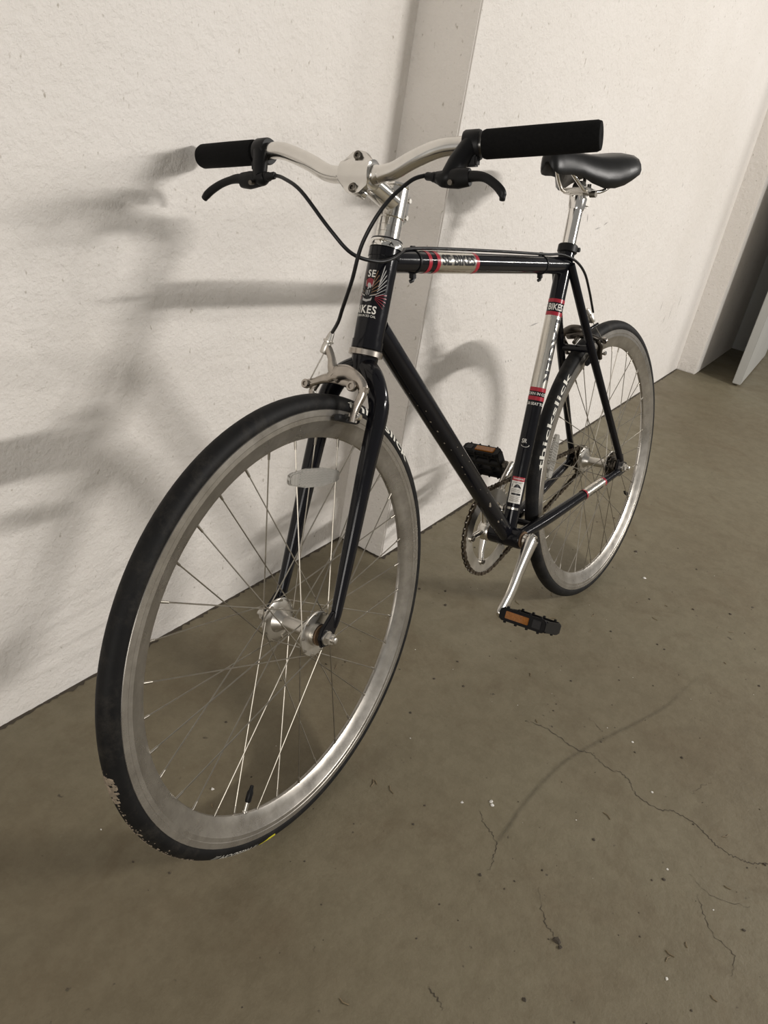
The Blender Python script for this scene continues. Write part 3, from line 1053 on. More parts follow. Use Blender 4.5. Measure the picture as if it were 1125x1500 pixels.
# ------------------------------------------------------------------ brake levers
def lever(sy, bar_y, pts):
    """pts: cable entry, body, pivot, blade points"""
    bp_ = barpt(bar_y)
    m = MB()
    t = (barpt(bar_y + 0.01) - barpt(bar_y - 0.01)).normalized()
    m.lathe([(0.0115, -0.0105), (0.0165, -0.0105), (0.0178, -0.008), (0.0178, 0.008), (0.0165, 0.0105), (0.0115, 0.0105)], bp_, t, 28)
    body = [V(p) for p in pts['body']]
    # arm from clamp to body
    arm = smoothpath([bp_ + V((0.008, 0, -0.002)), bp_ + (body[1] - bp_) * 0.55 + V((0.004, 0, 0)), body[1], body[0].lerp(body[1], .4)], 5)
    m.tube(arm, lerps([0.0130, 0.0125, 0.0110, 0.008], 5), 16, squash=(1.0, 0.85))
    m.tube(smoothpath(body, 5), lerps([0.0056, 0.0105, 0.0120, 0.0100], 5), 16, squash=(1.0, 0.72), up=(0, 0, 1))
    # rear half of the clamp with its hinge lug
    m.box(bp_ + V((0.010, sy * 0.004, -0.0185)), (V((1, 0, 0)), t, V((0, 0, 1))), (0.006, 0.009, 0.0065), 0.002)
    lv = part('brake_lever', m, M_['plastic'], st=True, sharp=50)
    bl = MB()
    bld = smoothpath(pts['blade'], 6)
    nb = len(pts['blade'])
    bl.tube(bld, lerps(pts['rad'], 6), 16, squash=(0.95, 0.80), up=(0, 0, 1))
    part('lever_blade', bl, M_['plastic'], lv, st=True, sharp=60)
    fe = MB()
    d = (body[0] - body[1]).normalized()
    fe.lathe([(0.0058, 0), (0.0062, 0.003), (0.0050, 0.006), (0.0050, 0.012), (0.0040, 0.014)], body[0] - d * 0.003, d, 16)
    part('cable_adjuster', fe, M_['plastic'], lv, st=True)
    pv = V(pts['pivot'])
    for c2, ln, rr in ((pv, 0.0105, 0.0032), (bp_ + V((0.0165, sy * 0.002, -0.014)), 0.003, 0.0028)):
        sc = MB()
        sc.cyl(c2, c2 + V((ln, 0, -0.0005)), rr, 10)
        part('screw', sc, M_['bolt'], lv, st=True)
    return lv


lever(1, 0.150, dict(
    body=[(0.888, 0.1205, 0.6005), (0.888, 0.139, 0.5985), (0.888, 0.155, 0.599), (0.887, 0.170, 0.600)],
    blade=[(0.888, 0.158, 0.5985), (0.888, 0.174, 0.601), (0.889, 0.190, 0.5995), (0.890, 0.204, 0.5925), (0.891, 0.2130, 0.585), (0.891, 0.2155, 0.580), (0.890, 0.2150, 0.5745)],
    rad=[0.0075, 0.0066, 0.0056, 0.0056, 0.0058, 0.0050, 0.0040], pivot=(0.890, 0.150, 0.5945)))
lever(-1, -0.166, dict(
    body=[(0.893, -0.1400, 0.6030), (0.893, -0.157, 0.6005), (0.894, -0.175, 0.5985), (0.895, -0.190, 0.5985)],
    blade=[(0.895, -0.176, 0.5985), (0.896, -0.195, 0.6005), (0.897, -0.210, 0.5985), (0.898, -0.228, 0.5935), (0.899, -0.245, 0.5860), (0.900, -0.256, 0.579), (0.900, -0.262, 0.574)],
    rad=[0.0078, 0.0070, 0.0058, 0.0058, 0.0062, 0.0062, 0.0052], pivot=(0.897, -0.163, 0.5955)))


# ------------------------------------------------------------------ cables
def cable(name, pts, r, mat, k=8, st=False, parent=None):
    m = MB()
    m.tube(smoothpath(pts, k), r, 10)
    return part(name, m, mat, parent, st=st, sharp=60)


FB = V((0.925, 0, 0.345))            # front brake plane, steered frame


def fbp(v, s, n=0.0):
    return FB + V((0, v, 0)) + SAX * s + SN * n


cable('brake_cable', [(0.888, 0.108, 0.6023), (0.905, 0.097, 0.595), (0.932, 0.078, 0.567), (0.946, 0.0560, 0.524), (0.945, 0.0390, 0.478),
                      (0.935, 0.0167, 0.441), (0.922, -0.0005, 0.4205), fbp(-0.0235, 0.0597)], 0.0026, M_['rubber'], st=True)
# rear brake cable: right lever -> around the head tube -> along the top tube -> rear caliper
RC = [steer((0.894, -0.1275, 0.6042)), steer((0.908, -0.100, 0.5995)), steer((0.918, -0.063, 0.5835)), steer((0.915, -0.0195, 0.5385)), steer((0.898, 0.0055, 0.5075)),
      steer((0.862, 0.023, 0.497)), V((0.826, 0.0285, 0.500)), V((0.790, 0.017, 0.5080)), V((0.768, 0.006, 0.5095)), V((0.70, 0.001, 0.5090)), V((0.50, 0.0, 0.4995)), V((0.33, 0.003, 0.4895)),
      V((0.285, 0.012, 0.488)), V((0.243, 0.0215, 0.475)), V((0.195, 0.020, 0.450)), V((0.145, 0.010, 0.413)), V((0.108, 0.002, 0.380)), V((0.085, -0.004, 0.362))]
cable('brake_cable', RC, 0.0026, M_['rubber'], k=6)
for x, z in ((0.745, 0.4905), (0.345, 0.4705)):
    m = MB()
    dd = (TT1 - TT0).normalized()
    c = TT0 + dd * ((0.815 - x))
    m.lathe([(R_TT + 0.0002, -0.0018), (R_TT + 0.0014, -0.0016), (R_TT + 0.0014, 0.0016), (R_TT + 0.0002, 0.0018)], c, dd, 32)
    up = V((0, 0, 1))
    m.tube([c + up * (R_TT - 0.001) + dd * -0.004, c + up * (R_TT + 0.0045) + dd * -0.003, c + up * (R_TT + 0.0045) + dd * 0.003, c + up * (R_TT - 0.001) + dd * 0.004], 0.0028, 8)
    m.box(c - up * (R_TT + 0.004), (dd, LEFT, up), (0.0045, 0.004, 0.004), 0.001)
    m.tube([c - up * (R_TT + 0.007) + LEFT * 0.001, c - up * (R_TT + 0.010) + LEFT * 0.002 - dd * 0.003, c - up * (R_TT + 0.012) - dd * 0.007], 0.003, 8)
    part('cable_clip', m, M_['plastic'])


# ------------------------------------------------------------------ brake calipers
def caliper(fp, st, mat, flip=1.0):
    """fp(v, s, n): v across, s up, n away from the frame.  Dual-pivot side-pull"""
    def P(v, s, n=0.0):
        return fp(v * flip, s, n)
    nrm = (P(0, 0, 1) - P(0, 0, 0)).normalized()
    # main arm: cable yoke on one side, arch, pad arm on the other
    m = MB()
    yoke = smoothpath([P(-0.0285, 0.040), P(-0.0235, 0.036), P(-0.0165, 0.026), P(-0.011, 0.012), P(-0.004, 0.004)], 5)
    m.tube(yoke, lerps([0.0064, 0.0062, 0.0058, 0.0078, 0.0100], 5), 16, squash=(0.75, 1.0), up=nrm)
    arch = smoothpath([P(-0.016, -0.002), P(0.0, 0.007), P(0.018, 0.009), P(0.034, 0.002), P(0.044, -0.007), P(0.046, -0.016), P(0.0425, -0.028), P(0.039, -0.040), P(0.038, -0.056)], 5)
    m.tube(arch, lerps([0.006, 0.0115, 0.0100, 0.0085, 0.0080, 0.0070, 0.0062, 0.0066, 0.0074], 5), 16, squash=(0.72, 1.0), up=nrm)
    m.box(P(0.047, -0.0105, 0.0), (P(1, 0) - P(0, 0), P(0, 1) - P(0, 0), nrm), (0.006, 0.005, 0.005), 0.0015)
    cal = part('brake_caliper', m, mat, st=st, sharp=60)
    # second arm: from the anchor bolt across behind to the far pad
    m = MB()
    arm2 = smoothpath([P(-0.050, -0.0135, -0.004), P(-0.040, -0.0095, -0.004), P(-0.024, -0.003, -0.005), P(-0.006, 0.000, -0.006), P(0.016, -0.004, -0.006), P(0.030, -0.008, -0.003)], 5)
    m.tube(arm2, lerps([0.0068, 0.0055, 0.0068, 0.0085, 0.0075, 0.0075], 5), 14, squash=(0.75, 1.0), up=nrm)
    arm3 = smoothpath([P(-0.040, -0.010, -0.008), P(-0.045, -0.022, -0.008), P(-0.041, -0.036, -0.008), P(-0.038, -0.056, -0.008)], 5)
    m.tube(arm3, lerps([0.0065, 0.0060, 0.0058, 0.0066], 5), 14, squash=(0.70, 1.0), up=nrm)
    part('brake_arm', m, mat, cal, st=st, sharp=60)
    # barrel adjuster
    ax = (P(-0.0235, 0.0597) - P(-0.0300, 0.0361)).normalized()
    m = MB()
    m.lathe([(0.0050, -0.006), (0.0062, -0.004), (0.0062, 0.008), (0.0055, 0.0105), (0.0076, 0.011), (0.0076, 0.0135), (0.0055, 0.014), (0.0048, 0.020), (0.0036, 0.0262)], P(-0.0300, 0.0361), ax, 18)
    part('barrel_adjuster', m, M_['satin'], cal, st=st)
    # inner wire
    m = MB()
    m.tube([P(-0.0302, 0.0325), P(-0.0465, -0.0085)], 0.0009, 6)
    part('brake_wire', m, M_['steel'], cal, st=st)
    # bolts
    for v, s, n, r in ((-0.0515, -0.0148, 0.001, 0.0066), (0.0305, -0.0085, 0.006, 0.0074), (0.0, -0.001, -0.003, 0.0058)):
        m = MB()
        m.lathe([(r * 0.9, -0.004), (r, -0.003), (r, 0.003), (r * 0.86, 0.0042), (r * 0.5, 0.0042), (r * 0.42, 0.0018), (0.0003, 0.0016)], P(v, s, n), nrm, 18)
        part('bolt', m, M_['dullalloy'] if v else M_['bolt'], cal, st=st)
    # pivot post back to the frame
    m = MB()
    m.cyl(P(0, -0.001, 0.004), P(0, -0.001, -0.034), 0.0045, 12)
    part('pivot_bolt', m, M_['bolt'], cal, st=st)
    # pads
    for s in (-1, 1):
        m = MB()
        pc = P(s * 0.0215, -0.0535, -0.010)
        m.tube([pc - nrm * 0.026, pc - nrm * 0.022, pc + nrm * 0.020, pc + nrm * 0.025], [0.0046, 0.0058, 0.0058, 0.0046], 12, squash=(0.9, 1.0))
        part('brake_pad', m, M_['pad'], cal, st=st)
        m = MB()
        m.cyl(P(s * 0.0215, -0.050, -0.004), P(s * 0.0500, -0.0475, 0.001), 0.0030, 10)
        m.lathe([(0.0042, 0), (0.0050, 0.001), (0.0050, 0.004), (0.0035, 0.0055)], P(s * 0.0455, -0.0475, 0.001), P(s, 0) - P(0, 0), 14)
        part('pad_bolt', m, M_['chrome'], cal, st=st)
    return cal


caliper(lambda v, s, n=0.0: fbp(v, s, n), True, M_['dullalloy'])
# rear: hangs behind the seat stay bridge, aligned with the stays
RU = V((0.477, 0, 0.879)).normalized()
RN = V((-0.879, 0, 0.477)).normalized()
RB = V((0.165, 0, 0.294)) + RN * 0.030 + RU * 0.018


def rbp(v, s, n=0.0):
    return RB + V((0, v, 0)) + RU * s + RN * n


caliper(lambda v, s, n=0.0: rbp(v, s, n), False, M_['darkalloy'], flip=-1.0)


# ------------------------------------------------------------------ wheels
def wheel(center, st, phase, hubw, nutv, tread_mud):
    c = V(center)
    tf = steer if st else (lambda p: V(p))
    # rim
    m = MB()
    half = [(0.3170, 0.0132), (0.3164, 0.0143), (0.3085, 0.0146), (0.3075, 0.0140), (0.3015, 0.0140), (0.3000, 0.0130), (0.2880, 0.0085), (0.2795, 0.0045), (0.2770, 0.0026), (0.2762, 0.0)]
    prof = half + [(r, -v) for r, v in reversed(half[:-1])] + [(0.3120, -0.0110), (0.3120, 0.0110)]
    m.lathe(prof, c, (0, 1, 0), 128, closed=True)
    rim = part('wheel_rim', m, M_['rim'], st=st, sharp=28)
    # tyre
    m = MB()
    prof = []
    for j in range(28):
        a = 2 * math.pi * j / 28
        rr = 0.0146
        prof.append((0.3219 + rr * math.cos(a) * (1.0 if math.cos(a) > 0 else 0.85), rr * math.sin(a)))
    m.lathe(prof, c, (0, 1, 0), 144, closed=True)
    tyre = part('tyre', m, M_['tyre'], rim, st=st, sharp=60)
    # hub
    m = MB()
    fl = hubw / 2
    RF = 0.0335
    m.lathe([(0.010, -fl - 0.008), (0.0165, -fl - 0.0075), (0.0170, -fl - 0.002), (RF - 0.001, -fl - 0.0018), (RF, -fl - 0.001), (RF, -fl + 0.001), (RF - 0.001, -fl + 0.0018),
             (0.019, -fl + 0.003), (0.0125, -fl + 0.012), (0.0120, -fl + 0.014), (0.0105, -fl + 0.016), (0.0105, fl - 0.016), (0.0120, fl - 0.014), (0.0125, fl - 0.012), (0.019, fl - 0.003),
             (RF - 0.001, fl - 0.0018), (RF, fl - 0.001), (RF, fl + 0.001), (RF - 0.001, fl + 0.0018), (0.0170, fl + 0.002), (0.0165, fl + 0.0075), (0.010, fl + 0.008)], c, (0, 1, 0), 40)
    hub = part('wheel_hub', m, M_['satin'], rim, st=st, sharp=35)
    for s in (-1, 1):
        m = MB()
        m.lathe([(0.0135, s * (fl + 0.0078)), (0.0150, s * (fl + 0.0082)), (0.0150, s * (fl + 0.0105)), (0.0110, s * (fl + 0.0115))], c, (0, 1, 0), 28)
        part('bearing_seal', m, M_['brass'], rim, st=st)
    for s in (-1, 1):
        m = MB()
        m.lathe([(0.0095, s * (fl + 0.010)), (0.0100, s * (fl + 0.011)), (0.0100, s * (nutv - 0.0045)), (0.0060, s * (nutv - 0.0042))], c, (0, 1, 0), 24)
        part('lock_nut', m, M_['bolt'], rim, st=st)
    for s in (-1, 1):
        m = MB()
        o = nutv + 0.0035
        m.lathe([(0.0060, s * (o - 0.001)), (0.0105, s * (o - 0.0005)), (0.0105, s * (o + 0.0018)), (0.0070, s * (o + 0.002))], c, (0, 1, 0), 24)
        m.lathe([(0.0086, s * (o + 0.002)), (0.0088, s * (o + 0.0085)), (0.0078, s * (o + 0.0100)), (0.005, s * (o + 0.0102))], c, (0, 1, 0), 6)
        m.lathe([(0.0047, s * (o + 0.010)), (0.0047, s * (o + 0.0160)), (0.0035, s * (o + 0.0168))], c, (0, 1, 0), 14)
        part('axle_nut', m, M_['satin'], rim, st=st)
    # spokes: one mesh per lacing type, shared by nine objects each
    base = {}
    for ti, (side, lead) in enumerate(((1, -1), (-1, -1), (1, 1), (-1, 1))):
        m = MB()
        a0 = 0.0
        ah = R_(80.0) * lead
        rimp = V((0.2765, side * 0.0016, 0))
        inset = 0.0012 if lead < 0 else -0.0026
        hubp = V((0.0308 * math.cos(ah), side * (fl + inset), 0.0308 * math.sin(ah)))
        d = (hubp - rimp).normalized()
        m.tube([rimp, hubp], 0.00095, 6)
        m.cyl(rimp - d * 0.001, rimp + d * 0.011, 0.0019, 8, 0.0016)
        m.cyl(hubp + V((0, -side * 0.002, 0)), hubp + V((0, side * 0.0032, 0)), 0.0019, 8)
        base[ti] = mesh_of('spoke', m, M_['steel'], 50)
    cl = loc(tf(c))
    rot3 = STM if st else Matrix.Identity(3)
    # columns: mesh x -> radial at angle 0 (forward), y -> left, z -> up
    for k in range(36):
        ang = R_(phase - 10.0 * k)
        ti = k % 4
        o = link('spoke', base[ti], rim)
        q = rot3 @ Matrix.Rotation(-ang, 3, 'Y')
        mm = q.to_4x4()
        mm.translation = cl
        o.matrix_local = mm
    return rim, tyre


def wp(center, ang, r, v):
    a = R_(ang)
    return V(center) + V((r * math.cos(a), v, r * math.sin(a)))


FC, RCN = V((1.02817, 0, 0)), V((0, 0, 0))
frim, ftyre = wheel(FC, True, 91.5, 0.070, 0.052, True)
rrim, rtyre = wheel(RCN, False, 94.8, 0.068, 0.0625, False)


def valve(center, ang, st, rim):
    m = MB()
    d = (wp(center, ang, 1, 0) - V(center)).normalized()
    a = wp(center, ang, 0.277, 0)
    m.lathe([(0.0042, 0), (0.0042, 0.002), (0.0030, 0.003), (0.0030, 0.024)], a, -d, 14)
    vv = part('valve', m, M_['satin'], rim, st=st)
    m = MB()
    m.lathe([(0.0040, 0.016), (0.0046, 0.018), (0.0046, 0.030), (0.0032, 0.034), (0.0026, 0.040)], a, -d, 14)
    part('valve_cap', m, M_['plastic'], rim, st=st)


valve(FC, -63.0, True, frim)
valve(RCN, -147.0, False, rrim)


def spoke_reflector(center, ca, r, L, hgt, st, rim, v=0.010, tilt=0.0):
    """lozenge reflector lying along the rim direction at angle ca"""
    a = R_(ca)
    er = V((math.cos(a), 0, math.sin(a)))
    et = V((-math.sin(a), 0, math.cos(a)))
    if tilt:
        q = Matrix.Rotation(R_(tilt), 3, 'Y')
        er, et = q @ er, q @ et
    c = wp(center, ca, r, v)
    pts = [(-0.50, -0.20), (-0.46, -0.30), (-0.18, -0.48), (0.18, -0.48), (0.46, -0.30), (0.50, -0.20), (0.50, 0.20), (0.46, 0.30), (0.18, 0.48), (-0.18, 0.48), (-0.46, 0.30), (-0.50, 0.20)]
    m = MB()
    m.prism([(x * L, y * hgt) for x, y in pts], c, et, er, 0.007, 0.0014)
    for k in (-2, -1, 0, 1, 2):
        m.box(c + er * (k * hgt * 0.13), (et, er, et.cross(er)), (L * 0.33, hgt * 0.03, 0.0042), 0.0)
    part('wheel_reflector', m, M_['clear'], rim, st=st)


spoke_reflector(FC, 98.5, 0.2235, 0.110, 0.027, True, frim, v=0.012, tilt=-4)
spoke_reflector(RCN, 16.5, 0.236, 0.098, 0.030, False, rrim, v=-0.006)


# tyre lettering on the left sidewall
def tyre_text(txt, center, ang0, ang1, st, tyre, mat, h=0.0105, rmid=0.3285, bold=0.0, shear=0.0):
    vf = text_mesh(txt, h, 1.0, bold, shear, 0.002)
    xs_ = [p.x for p in vf[0]]
    w_ = max(xs_) - min(xs_)
    mb = MB()
    out = []
    for p in vf[0]:
        t = (p.x - min(xs_)) / w_
        ang = ang0 + (ang1 - ang0) * t
        # follow the round sidewall: distance along the profile from the bead
        rr = 0.0146 + 0.0004
        phi = (p.y + (rmid - 0.3219)) / 0.0146     # angle on the section measured from the widest point
        r = 0.3219 + rr * math.sin(phi)
        v = rr * math.cos(phi)
        out.append(wp(center, ang, r, v))
    mb.add(out, vf[1])
    part('tyre_lettering', mb, mat, tyre, st=st, sharp=180)


tyre_text('thickslick', FC, 109.5, 145.5, True, ftyre, M_['tyrewhite'], 0.0125, 0.3290, 0.012)
tyre_text('// FREEDOM ///', FC, -69.0, -52.0, True, ftyre, M_['tyrewhite'], 0.0075, 0.3300, 0.0, 0.35)
tyre_text('thickslick', RCN, 11.0, 49.5, False, rtyre, M_['tyrewhite'], 0.0125, 0.3270, 0.012)
mb = MB()
yv = poly_flat([[(0, 0), (0.014, 0.001), (0.020, 0.004), (0.034, 0.006), (0.030, 0.0095), (0.016, 0.0085), (0.010, 0.005), (-0.003, 0.0045)]], 0.002)
out = []
for p in yv[0]:
    phi = (p.y + 0.002) / 0.0146
    out.append(wp(FC, -75.6 + math.degrees(p.x / 0.33), 0.3219 + 0.0150 * math.sin(phi), 0.0150 * math.cos(phi)))
mb.add(out, yv[1])
part('tyre_logo', mb, M_['yellow'], ftyre, st=True, sharp=180)
# dried mud and scuffs on the front tyre's tread
rnd = random.Random(3)
mb = MB()
for i in range(170):
    a = rnd.choice((rnd.gauss(-9, 2.0), rnd.uniform(-50, -10), rnd.uniform(-46, -22)))
    phi = rnd.gauss(1.35, 0.32)
    big = 1.8 if abs(a + 9) < 4 else 1.0
    rr = 0.0148
    c = wp(FC, a, 0.3219 + rr * math.sin(phi), rr * math.cos(phi))
    s_ = rnd.uniform(0.0008, 0.0024) * big
    nrm = (wp(FC, a, 0.3219 + 1 * math.sin(phi), math.cos(phi)) - wp(FC, a, 0.3219, 0)).normalized()
    e1 = nrm.orthogonal().normalized()
    e2 = nrm.cross(e1)
    n = 6
    ring = [c + (e1 * math.cos(t) + e2 * math.sin(t)) * s_ * rnd.uniform(0.6, 1.4) - nrm * 0.0006 for t in [2 * math.pi * j / n for j in range(n)]]
    top = c + nrm * s_ * 0.35
    mb.add(ring + [top], [(j, (j + 1) % n, n) for j in range(n)])
part('dried_mud', mb, M_['mud'], ftyre, st=True, sharp=60, kind='stuff')

# ------------------------------------------------------------------ drivetrain
CRV = -0.0450                     # chain line, right side
cr = MB()
NT = 46
rp = 0.0127 * NT / (2 * math.pi)
pts = []
for i in range(NT):
    for f, r in ((0.0, rp - 0.0035), (0.28, rp - 0.0030), (0.42, rp + 0.0035), (0.58, rp + 0.0035), (0.72, rp - 0.0030)):
        a = 2 * math.pi * (i + f) / NT
        pts.append((r * math.cos(a), r * math.sin(a)))
inner = [(0.0635 * math.cos(2 * math.pi * i / len(pts)), 0.0635 * math.sin(2 * math.pi * i / len(pts))) for i in range(len(pts))]
n = len(pts)
vs = []
for dv in (-0.0014, 0.0014):
    vs += [BB + V((x, CRV + dv, z)) for x, z in pts]
    vs += [BB + V((x, CRV + dv, z)) for x, z in inner]
fs = []
for i in range(n):
    j = (i + 1) % n
    fs += [(i, j, n + j, n + i), (2 * n + i, 3 * n + i, 3 * n + j, 2 * n + j), (i, 2 * n + i, 2 * n + j, j), (n + i, n + j, 3 * n + j, 3 * n + i)]
cr.add(vs, fs)
chainring = part('chainring', cr, M_['satin'], sharp=30)
CA = R_(-33.0)                    # left crank direction (forward-down)
sdm = MB()
for i in range(5):
    a = CA + math.pi + 2 * math.pi * i / 5
    d = V((math.cos(a), 0, math.sin(a)))
    sdm.tube([BB + V((0, CRV - 0.006, 0)) + d * 0.016, BB + V((0, CRV - 0.005, 0)) + d * 0.045, BB + V((0, CRV - 0.001, 0)) + d * 0.066], [0.0085, 0.0066, 0.0062], 12, squash=(1, 0.75), up=(0, 1, 0))
    sdm.cyl(BB + V((0, CRV + 0.0045, 0)) + d * 0.066, BB + V((0, CRV - 0.004, 0)) + d * 0.066, 0.0078, 14)
sdm.lathe([(0.012, 0.014), (0.017, 0.012), (0.0215, 0.002), (0.0215, -0.010), (0.013, -0.014)], BB + V((0, CRV, 0)), (0, 1, 0), 28)
part('crank_spider', sdm, M_['alloy'], chainring, sharp=45)
for i in range(5):
    a = CA + math.pi + 2 * math.pi * i / 5
    d = V((math.cos(a), 0, math.sin(a)))
    m = MB()
    m.lathe([(0.0050, 0.002), (0.0054, 0.0065), (0.0046, 0.0072), (0.0025, 0.0072), (0.002, 0.005), (0.0003, 0.0048)], BB + V((0, CRV, 0)) + d * 0.066, (0, 1, 0), 14)
    part('chainring_bolt', m, M_['bolt'], chainring)
# bottom bracket cups and spindle
m = MB()
m.lathe([(0.0105, 0.0358), (0.0170, 0.0358), (0.0175, 0.0375), (0.0170, 0.0392), (0.0105, 0.0392)], BB, (0, 1, 0), 28)
m.lathe([(0.0105, -0.0392), (0.0185, -0.0392), (0.0190, -0.0375), (0.0185, -0.0358), (0.0105, -0.0358)], BB, (0, 1, 0), 28)
m.cyl(BB + V((0, -0.06, 0)), BB + V((0, 0.055, 0)), 0.0085, 16)
part('bottom_bracket', m, M_['brass'])


def crank(s, ang):
    d = V((math.cos(ang), 0, math.sin(ang)))
    o = V((0, s, 0))
    L = 0.168
    a0 = BB + o * 0.055
    m = MB()
    path = smoothpath([a0 - d * 0.014, a0, a0 + d * 0.025 + o * 0.003, a0 + d * 0.075 + o * 0.011, a0 + d * 0.125 + o * 0.0185, a0 + d * L + o * 0.021, a0 + d * (L + 0.011) + o * 0.021], 6)
    m.tube(path, lerps([0.011, 0.0185, 0.0172, 0.0152, 0.0142, 0.0148, 0.0105], 6), 20, squash=[(x, 1.0) for x in lerps([0.62, 0.70, 0.66, 0.56, 0.54, 0.54, 0.55], 6)], up=(0, 1, 0))
    m.cyl(a0 - o * 0.013, a0 + o * 0.008, 0.0145, 24)
    ca = part('crank_arm', m, M_['alloy'], sharp=50)
    m = MB()
    c = a0 + o * 0.0085
    m.lathe([(0.0112, 0.0), (0.0112, 0.0022), (0.0092, 0.0030), (0.0085, 0.001), (0.0003, 0.0008)], c, o, 24)
    part('crank_bolt_cap', m, M_['bolt'], ca)
    return a0 + d * L + o * 0.021, ca


def pedal(pe, s, tilt, lab):
    """pe: axle root at the crank; platform sticks outward; tilt: pitch of the platform"""
    o = V((0, s, 0))
    f = V((math.cos(tilt), 0, math.sin(tilt)))
    u = V((-math.sin(tilt), 0, math.cos(tilt)))
    W0, W1 = 0.014, 0.108
    hx, hz = 0.036, 0.0125
    m = MB()
    c = pe + o * ((W0 + W1) / 2)
    hl = (W1 - W0) / 2
    # front and rear rails with cut corners
    for q in (1, -1):
        out = [(-hl + 0.006, -hz), (hl - 0.006, -hz), (hl, -hz + 0.005), (hl, hz - 0.005), (hl - 0.006, hz), (-hl + 0.006, hz), (-hl, hz - 0.005), (-hl, -hz + 0.005)]
        m.prism(out, c + f * q * (hx - 0.004), o, u, 0.008, 0.0012)
        for k in range(4):          # grip studs along both edges
            for e in (1, -1):
                m.box(c + f * q * (hx - 0.004) + o * (-0.034 + 0.0227 * k) + u * e * (hz + 0.001), (o, f, u), (0.0016, 0.0035, 0.0022), 0.0005)
    # side plates, axle barrel, inner cage
    for e in (-1, 1):
        m.box(c + o * e * (hl - 0.003), (f, o, u), (hx - 0.006, 0.003, hz * 0.86), 0.001)
    m.cyl(pe + o * W0, pe + o * (W1 - 0.002), 0.0105, 18)
    for k in (-1, 1):
        m.box(c + o * k * 0.018, (f, o, u), (hx - 0.006, 0.0022, hz * 0.7), 0.0006)
    m.box(c + f * 0.020, (o, f, u), (hl - 0.004, 0.002, hz * 0.62), 0.0006)
    m.box(c - f * 0.020, (o, f, u), (hl - 0.004, 0.002, hz * 0.62), 0.0006)
    pd = part('pedal', m, M_['plastic'], sharp=35)
    for q in (1, -1):
        m = MB()
        m.box(c + f * q * (hx + 0.0004) - o * 0.010, (o, f, u), (0.0235, 0.0022, 0.0068), 0.0008)
        part('pedal_reflector', m, M_['amber'], pd)
        m = MB()
        m.box(c + f * q * (hx + 0.0002) + o * 0.030, (o, f, u), (0.0085, 0.0012, 0.0075), 0.0006)
        part('pedal_vent', m, M_['black'], pd)
    m = MB()
    m.cyl(pe - o * 0.006, pe + o * W0, 0.0070, 16)
    m.cyl(pe + o * 0.003, pe + o * 0.010, 0.0092, 6)
    part('pedal_axle', m, M_['bolt'], pd)
    return pd


pL, _ = crank(1, CA)
pR, _ = crank(-1, CA + math.pi - R_(3))
pR = pR + V((0, -0.006, 0.004))
pedal(pL, 1, R_(27), '')
pedal(pR, -1, R_(62), '')

# rear cogs: driven cog on the right, fixed cog with lockring on the left
RCG = 0.0127 * 16 / (2 * math.pi)


def cog(v, r, nt, name, mat, par):
    m = MB()
    pts = []
    for i in range(nt):
        for f_, rr in ((0.0, r - 0.0035), (0.25, r - 0.003), (0.42, r + 0.0035), (0.58, r + 0.0035), (0.75, r - 0.003)):
            a = 2 * math.pi * (i + f_) / nt
            pts.append((rr * math.cos(a), rr * math.sin(a)))
    m.prism(pts, (0, v, 0), (1, 0, 0), (0, 0, 1), 0.0028)
    m.lathe([(0.015, -0.006), (0.0215, -0.005), (0.0215, 0.005), (0.015, 0.006)], (0, v, 0), (0, 1, 0), 24)
    return part(name, m, mat, par, sharp=30)


cog(CRV, RCG, 16, 'rear_cog', M_['rust'], rrim)
cog(0.0425, 0.0345, 17, 'rear_cog', M_['bolt'], rrim)
m = MB()
m.lathe([(0.014, 0.048), (0.0205, 0.0485), (0.0205, 0.0525), (0.014, 0.053)], (0, 0, 0), (0, 1, 0), 24)
for i in range(6):
    a = 2 * math.pi * i / 6
    m.box((0.0215 * math.cos(a), 0.0505, 0.0215 * math.sin(a)), ((math.cos(a), 0, math.sin(a)), (0, 1, 0), (-math.sin(a), 0, math.cos(a))), (0.0025, 0.002, 0.003), 0.0004)
part('lock_ring', m, M_['bolt'], rrim)

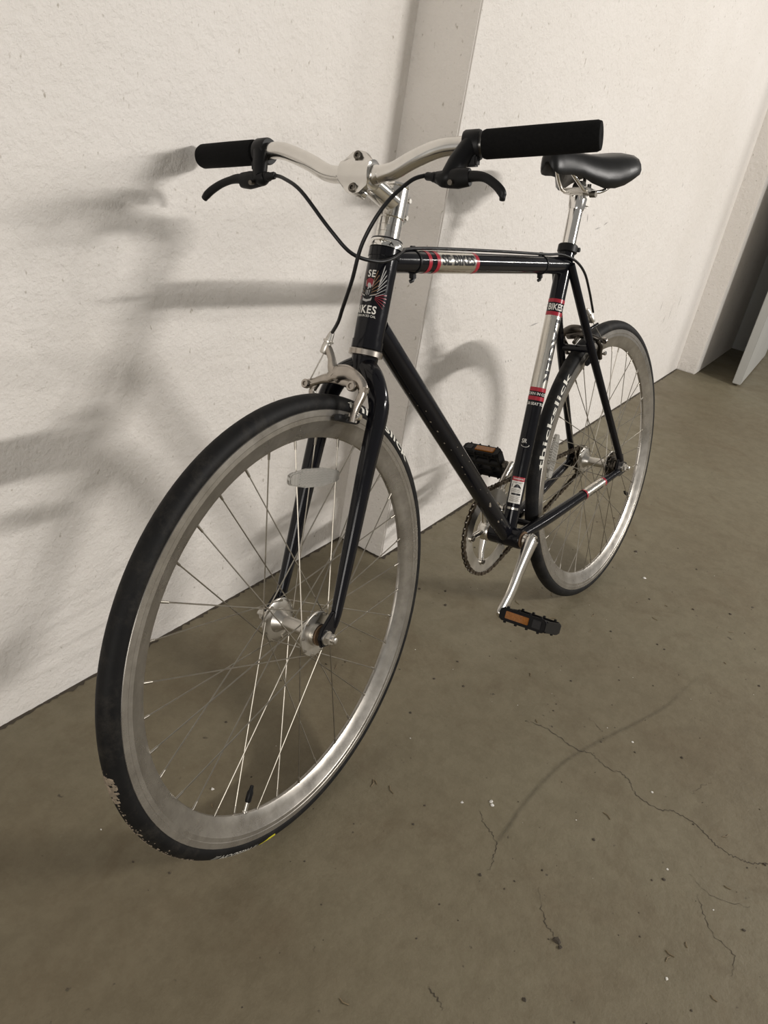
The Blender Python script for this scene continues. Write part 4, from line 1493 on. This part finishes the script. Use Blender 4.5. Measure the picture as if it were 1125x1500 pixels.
# chain: closed loop of alternating inner and outer links
big, small = V((BB.x, BB.z)), V((0.0, 0.0))
dv = big - small
D = dv.length
base = math.atan2(dv.y, dv.x)
off = math.acos((rp - RCG) / D)
loop = []
a_up, a_dn = base + math.pi - (math.pi - off) * 0, 0
# tangent points: normal directions at angle base +/- (pi - off) measured from the big ring's axis
t1 = base + math.pi - off            # upper side
t2 = base - math.pi + off            # lower side


def arc(c, r, a0, a1, step=0.0127 / 4):
    n_ = max(2, int(abs(a1 - a0) * r / step))
    return [V((c.x + r * math.cos(a0 + (a1 - a0) * i / n_), c.y + r * math.sin(a0 + (a1 - a0) * i / n_))) for i in range(n_ + 1)]


loop += arc(small, RCG, t1, t2 + 2 * math.pi)     # around the back of the cog
loop += arc(big, rp, t2, t1)                      # around the front of the chainring
seg = [0.0]
for a, b in zip(loop, loop[1:] + loop[:1]):
    seg.append(seg[-1] + (b - a).length)
tot = seg[-1]
NL = int(round(tot / 0.0127 / 2)) * 2


def at(s_):
    s_ %= tot
    for i in range(len(loop)):
        if seg[i] <= s_ <= seg[i + 1]:
            t = (s_ - seg[i]) / max(seg[i + 1] - seg[i], 1e-9)
            return loop[i].lerp(loop[(i + 1) % len(loop)], t)
    return loop[0]


m = MB()
pins = [at(tot * i / NL) for i in range(NL)]
for i in range(NL):
    a, b = pins[i], pins[(i + 1) % NL]
    d2 = (b - a).normalized()
    d = V((d2.x, 0, d2.y))
    nn = V((-d2.y, 0, d2.x))
    c = V(((a.x + b.x) / 2, CRV, (a.y + b.y) / 2))
    gap = 0.0034 if i % 2 else 0.0022
    for s in (-1, 1):
        o8 = [(-0.0098, 0), (-0.0085, 0.0036), (-0.0045, 0.0042), (0, 0.0029), (0.0045, 0.0042), (0.0085, 0.0036), (0.0098, 0), (0.0085, -0.0036), (0.0045, -0.0042), (0, -0.0029), (-0.0045, -0.0042), (-0.0085, -0.0036)]
        m.prism(o8, c + V((0, s * gap, 0)), d, nn, 0.0010)
    m.cyl(V((a.x, CRV - 0.0046, a.y)), V((a.x, CRV + 0.0046, a.y)), 0.0021, 8)
part('chain', m, M_['rust'], sharp=35)
